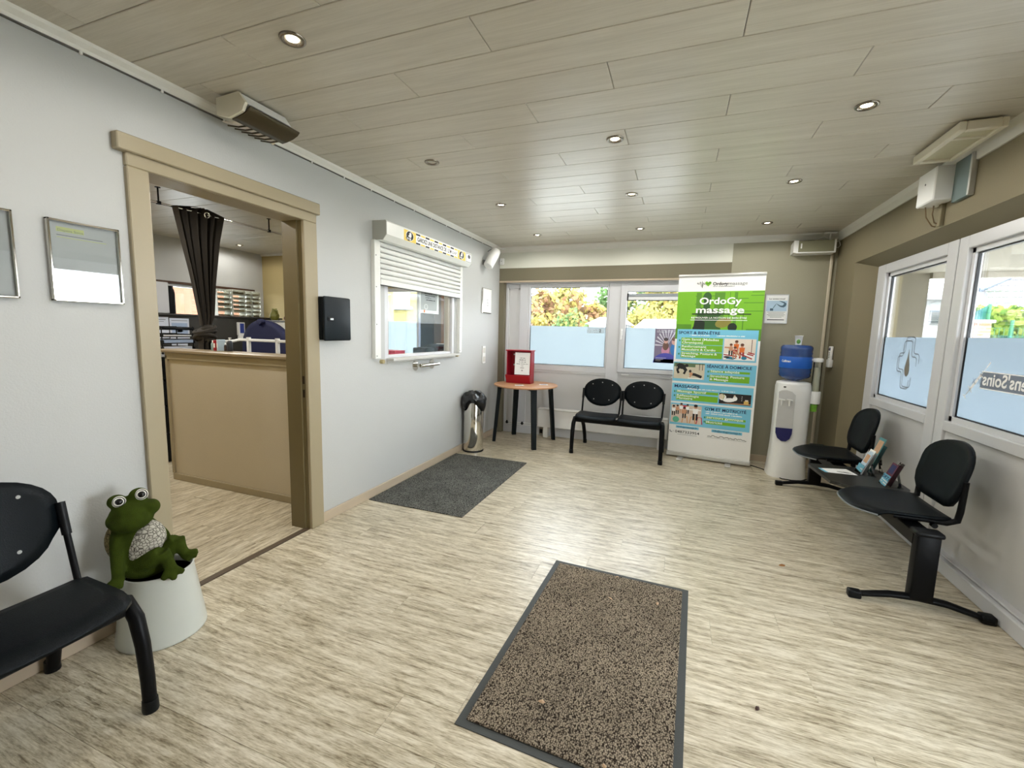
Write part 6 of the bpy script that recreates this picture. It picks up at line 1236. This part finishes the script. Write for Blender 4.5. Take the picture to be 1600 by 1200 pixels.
# ================================================================== OUTSIDE
mb = MB(); mb.box(-60, 60, -30, 80, -.35, -.18); struct('ground', mb, mat('outdoor_paving', rgb(186, 183, 176), .9, vary=.1, scale=1.5))
mb = MB(); mb.box(1.72, 6.0, -1.0, 7.4, -.18, -.05); struct('ground', mb, mat('outdoor_paving', (0, 0, 0, 1)))
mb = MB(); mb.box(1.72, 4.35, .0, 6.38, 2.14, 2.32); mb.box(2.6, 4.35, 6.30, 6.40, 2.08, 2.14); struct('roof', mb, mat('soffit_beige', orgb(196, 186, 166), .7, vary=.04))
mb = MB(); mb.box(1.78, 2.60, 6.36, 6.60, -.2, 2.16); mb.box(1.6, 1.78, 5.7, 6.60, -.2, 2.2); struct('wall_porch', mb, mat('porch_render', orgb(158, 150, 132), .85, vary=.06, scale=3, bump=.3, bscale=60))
RT = random.Random(21)
def tree(x, y, h, rx, rz, label, mats, n=1500, leaf=.22, trunk=True, group='trees beyond the back window'):
    t = thing('tree', (x, y, -.18), label, 'tree', group); b = MB(); cz = h - rz
    cl = []
    for _ in range(34):
        a = RT.uniform(0, 2 * PI); q = RT.uniform(-1, 1); s = math.sqrt(max(0, 1 - q * q)); k = RT.uniform(.35, 1.0); cl.append(Vector((x + rx * k * s * math.cos(a), y + rx * k * s * math.sin(a) * .8, cz + rz * k * q)))
    for _ in range(int(n * 2.2)):
        c = RT.choice(cl); d = Vector((RT.gauss(0, 1), RT.gauss(0, 1), RT.gauss(0, 1))); d.normalize(); p = c + d * rx * RT.uniform(.15, .46)
        u = Vector((RT.gauss(0, 1), RT.gauss(0, 1), RT.gauss(0, 1))).normalized(); v = u.cross(d); v = v.normalized() if v.length > 1e-3 else Vector((0, 0, 1)); s = leaf * RT.uniform(.6, 1.3)
        b.add([p - u * s * .6, p + v * s * .38, p + u * s * .6, p - v * s * .38], [(0, 1, 2, 3)], RT.randrange(len(mats)))
    ob('foliage', b, mats, t)
    b = MB(); b.tube([(x, y, -.18), (x + .05, y, cz * .6), (x, y, cz + rz * .3)], [rx * .09, rx * .07, rx * .02], 8)
    for i in range(5): c = cl[i]; b.tube([(x, y, cz - rz * .5), tuple(Vector((x, y, cz)).lerp(c, .6)), tuple(c)], [rx * .035, rx * .02, rx * .008], 5)
    ob('trunk', b, mat('bark', orgb(88, 72, 58), .9, vary=.2), t); return t
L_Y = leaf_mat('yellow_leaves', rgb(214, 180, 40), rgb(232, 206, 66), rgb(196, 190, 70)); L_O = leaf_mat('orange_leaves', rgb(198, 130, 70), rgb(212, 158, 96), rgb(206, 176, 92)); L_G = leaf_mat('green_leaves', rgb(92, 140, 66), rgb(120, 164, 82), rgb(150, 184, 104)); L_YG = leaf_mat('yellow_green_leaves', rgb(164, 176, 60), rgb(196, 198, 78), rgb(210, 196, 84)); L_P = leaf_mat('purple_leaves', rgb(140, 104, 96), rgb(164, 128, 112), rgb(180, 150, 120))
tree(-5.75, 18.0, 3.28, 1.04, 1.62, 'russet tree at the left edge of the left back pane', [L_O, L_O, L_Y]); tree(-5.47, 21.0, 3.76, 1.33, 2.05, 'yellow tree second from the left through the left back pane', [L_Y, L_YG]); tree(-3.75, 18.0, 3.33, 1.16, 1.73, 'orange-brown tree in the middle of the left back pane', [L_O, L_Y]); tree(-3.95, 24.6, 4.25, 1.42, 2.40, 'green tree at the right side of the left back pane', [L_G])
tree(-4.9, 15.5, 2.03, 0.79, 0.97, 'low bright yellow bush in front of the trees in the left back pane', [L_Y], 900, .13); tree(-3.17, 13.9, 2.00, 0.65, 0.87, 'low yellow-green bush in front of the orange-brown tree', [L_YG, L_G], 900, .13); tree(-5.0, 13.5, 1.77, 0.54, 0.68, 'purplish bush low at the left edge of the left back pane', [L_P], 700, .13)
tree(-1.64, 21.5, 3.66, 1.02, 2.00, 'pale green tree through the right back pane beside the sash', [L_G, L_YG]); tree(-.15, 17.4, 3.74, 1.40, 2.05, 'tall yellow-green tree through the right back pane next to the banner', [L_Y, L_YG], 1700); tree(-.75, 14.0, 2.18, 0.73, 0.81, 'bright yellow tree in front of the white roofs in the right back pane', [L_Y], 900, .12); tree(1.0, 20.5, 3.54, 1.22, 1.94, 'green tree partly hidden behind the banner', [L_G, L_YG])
def gable(name, x0, x1, y0, y1, z0, z1, label, m, mr):
    t = thing(name, ((x0 + x1) / 2, y0, -.18), label, 'building'); b = MB(); b.box(x0, x1, y0, y1, -.18, z0); ob('wall', b, m, t); b = MB(); ym = (y0 + y1) / 2
    b.add([(x0 - .1, y0 - .1, z0), (x1 + .1, y0 - .1, z0), (x1 + .1, y1 + .1, z0), (x0 - .1, y1 + .1, z0), (x0 + .15, ym, z1), (x1 - .15, ym, z1)], [(0, 1, 5, 4), (2, 3, 4, 5), (1, 2, 5), (3, 0, 4), (3, 2, 1, 0)]); ob('roof', b, mr, t); return t
M_WR = mat('white_sheet_roof', orgb(240, 240, 238), .6); gable('shed', -2.25, -1.3, 11.8, 13.2, 1.62, 1.83, 'white shed roof seen low in the left back pane', M_WR, M_WR); gable('shed', -1.05, .6, 11.9, 13.1, 1.50, 1.80, 'long white shed roof low in the right back pane', M_WR, M_WR)
# yellow brick house beyond the office window
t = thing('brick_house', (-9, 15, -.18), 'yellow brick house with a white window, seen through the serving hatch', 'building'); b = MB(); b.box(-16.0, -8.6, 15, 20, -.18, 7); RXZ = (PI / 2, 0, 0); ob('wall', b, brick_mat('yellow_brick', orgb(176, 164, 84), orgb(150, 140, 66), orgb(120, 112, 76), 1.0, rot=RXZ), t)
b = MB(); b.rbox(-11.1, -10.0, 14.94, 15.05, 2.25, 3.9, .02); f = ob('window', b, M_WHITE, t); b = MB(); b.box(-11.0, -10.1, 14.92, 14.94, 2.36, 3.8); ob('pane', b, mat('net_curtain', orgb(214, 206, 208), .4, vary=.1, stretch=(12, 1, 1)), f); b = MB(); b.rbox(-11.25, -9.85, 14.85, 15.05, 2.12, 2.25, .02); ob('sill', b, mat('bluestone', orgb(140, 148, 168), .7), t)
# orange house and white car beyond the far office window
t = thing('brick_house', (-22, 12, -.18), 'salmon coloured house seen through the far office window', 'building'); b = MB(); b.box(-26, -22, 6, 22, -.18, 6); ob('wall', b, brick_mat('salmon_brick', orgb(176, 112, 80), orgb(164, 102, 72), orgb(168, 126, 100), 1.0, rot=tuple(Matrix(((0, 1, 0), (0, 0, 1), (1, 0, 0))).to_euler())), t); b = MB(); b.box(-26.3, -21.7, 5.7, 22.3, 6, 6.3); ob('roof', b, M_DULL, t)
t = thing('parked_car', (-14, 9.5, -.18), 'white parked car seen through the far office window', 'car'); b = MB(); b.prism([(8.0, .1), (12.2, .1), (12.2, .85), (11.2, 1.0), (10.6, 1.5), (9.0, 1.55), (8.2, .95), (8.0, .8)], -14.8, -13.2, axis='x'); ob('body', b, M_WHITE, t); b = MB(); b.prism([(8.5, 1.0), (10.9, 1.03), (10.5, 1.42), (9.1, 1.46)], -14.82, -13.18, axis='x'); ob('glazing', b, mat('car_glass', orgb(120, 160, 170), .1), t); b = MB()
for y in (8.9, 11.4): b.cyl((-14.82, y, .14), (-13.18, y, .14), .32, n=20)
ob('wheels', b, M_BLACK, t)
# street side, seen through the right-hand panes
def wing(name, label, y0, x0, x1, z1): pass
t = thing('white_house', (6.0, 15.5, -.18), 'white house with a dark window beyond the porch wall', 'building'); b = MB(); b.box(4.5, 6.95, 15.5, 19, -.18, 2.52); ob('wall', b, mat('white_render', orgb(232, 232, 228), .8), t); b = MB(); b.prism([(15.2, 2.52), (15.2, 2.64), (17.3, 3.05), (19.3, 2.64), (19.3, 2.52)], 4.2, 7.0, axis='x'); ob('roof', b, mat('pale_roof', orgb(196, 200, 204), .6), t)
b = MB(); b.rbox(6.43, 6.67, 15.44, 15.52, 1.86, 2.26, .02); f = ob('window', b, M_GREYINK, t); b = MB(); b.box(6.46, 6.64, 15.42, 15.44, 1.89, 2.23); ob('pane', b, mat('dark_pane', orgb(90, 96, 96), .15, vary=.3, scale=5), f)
t = thing('slate_house', (9, 16, -.18), 'house with a grey slate roof above the hedge', 'building'); RS = [(7.3, 14.6), (13.5, 14.6)]
b = MB(); b.box(7.4, 13.4, 14.9, 18, -.18, 2.2); ob('wall', b, M_GREYINK, t)
b = MB(); n_r, n_c = 18, 44; 
for r in range(n_r):
    for c in range(n_c):
        x = 7.2 + (c + .5 * (r % 2)) * .15; y = 14.6 + r * .16; z = 2.24 + r * .16; zt = 2.55 + max(0, (x - 7.0)) * .53
        if z + .16 > zt + .25: continue
        b.add([(x, y - .02, z), (x + .145, y - .02, z), (x + .145, y + .17, z + .17), (x, y + .17, z + .17), (x, y - .02, z - .02), (x + .145, y - .02, z - .02)], [(0, 1, 2, 3), (4, 5, 1, 0)])
sl_ = ob('slates', b, mat('slate_grey', orgb(138, 134, 136), .7, vary=.2, scale=9), t); sl_['kind'] = 'stuff'
b = MB(); b.tube([(7.05, 14.75, 2.72), (12.5, 15.6, 5.75)], .07, 6); b.tube([(7.08, 14.8, 2.92), (12.5, 15.7, 5.95)], .08, 6, 1); ob('fascia', b, [mat('fascia_blue', orgb(128, 146, 170), .5), M_WHITE], t)
def hedge(x0, x1, y0, y1, z1, label, mats, n): 
    t = thing('hedge', ((x0 + x1) / 2, y0, -.18), label, 'hedge'); b = MB()
    for _ in range(n):
        x, z = RT.uniform(x0, x1), RT.uniform(.2, z1) ; y = y0 + RT.uniform(0, .35) + (.3 if z > z1 - .1 else 0); u = Vector((RT.gauss(0, 1), RT.gauss(0, .6), RT.gauss(0, 1))).normalized(); v = u.cross(Vector((0, -1, .3))).normalized(); s = RT.uniform(.06, .13); p = Vector((x, y, z + RT.uniform(-.04, .08)))
        b.add([p - u * s, p + v * s * .5, p + u * s, p - v * s * .5], [(0, 1, 2, 3)], RT.randrange(len(mats)))
    ob('foliage', b, mats, t); b = MB(); b.box(x0, x1, y0 + .35, y1, -.18, z1 - .05); ob('inner_mass', b, L_G, t)
L_H = leaf_mat('hedge_yellow', rgb(150, 176, 40), rgb(188, 206, 60), rgb(206, 214, 90)); L_H2 = leaf_mat('hedge_green', rgb(84, 128, 48), rgb(112, 152, 60), rgb(140, 176, 70))
hedge(6.12, 12.5, 12.6, 13.4, 2.16, 'bright yellow-green clipped hedge behind the mesh fence', [L_H, L_H, L_H2], 4200)
t = thing('mesh_fence', (8, 12.2, -.18), 'green wire mesh fence with posts in front of the hedge', 'fence'); M_GF = mat('fence_green', orgb(40, 128, 96), .5)
for x in (6.43, 7.7, 9.0, 10.3): b = MB(); b.cyl((x, 12.2, -.18), (x, 12.2, 1.87), .03, n=8); ob('post', b, M_GF, t)
b = MB()
for i in range(9): z = .5 + i * .15; b.box(5.80, 11.0, 12.195, 12.203, z, z + .006)
for i in range(70): x = 5.80 + i * .074; b.box(x, x + .006, 12.195, 12.203, .1, 1.70)
ob('mesh', b, M_GF, t)['kind'] = 'stuff'
t = thing('brick_pillar', (5.45, 11.7, -.18), 'reddish brick gate pillar with a pale cap', 'pillar'); b = MB(); b.box(5.50, 5.76, 11.5, 11.8, -.18, 1.78); ob('shaft', b, brick_mat('red_brick', orgb(190, 132, 112), orgb(206, 160, 140), orgb(216, 206, 196), 1.0, rot=RXZ), t); b = MB(); b.rbox(5.46, 5.80, 11.45, 11.85, 1.78, 1.84, .01); ob('cap', b, mat('pale_stone', orgb(214, 206, 190), .7), t)
t = thing('tarpaulin', (5.4, 12.4, -.18), 'teal windbreak sheeting tied between posts behind the brick pillar', 'tarpaulin'); b = MB(); b.grid(lambda u, v: (5.70 + .40 * u, 12.35 + .05 * math.sin(v * 26 + u * 5), .3 + v * (1.62 + .28 * u)), 16, 26); ob('cloth', b, mat('teal_sheeting', orgb(40, 136, 136), .6, vary=.15), t)
for x, h in ((5.72, 2.12), (6.09, 2.2)): b = MB(); b.cyl((x, 12.3, -.18), (x, 12.3, h), .03, n=8); ob('post', b, M_GF, t)
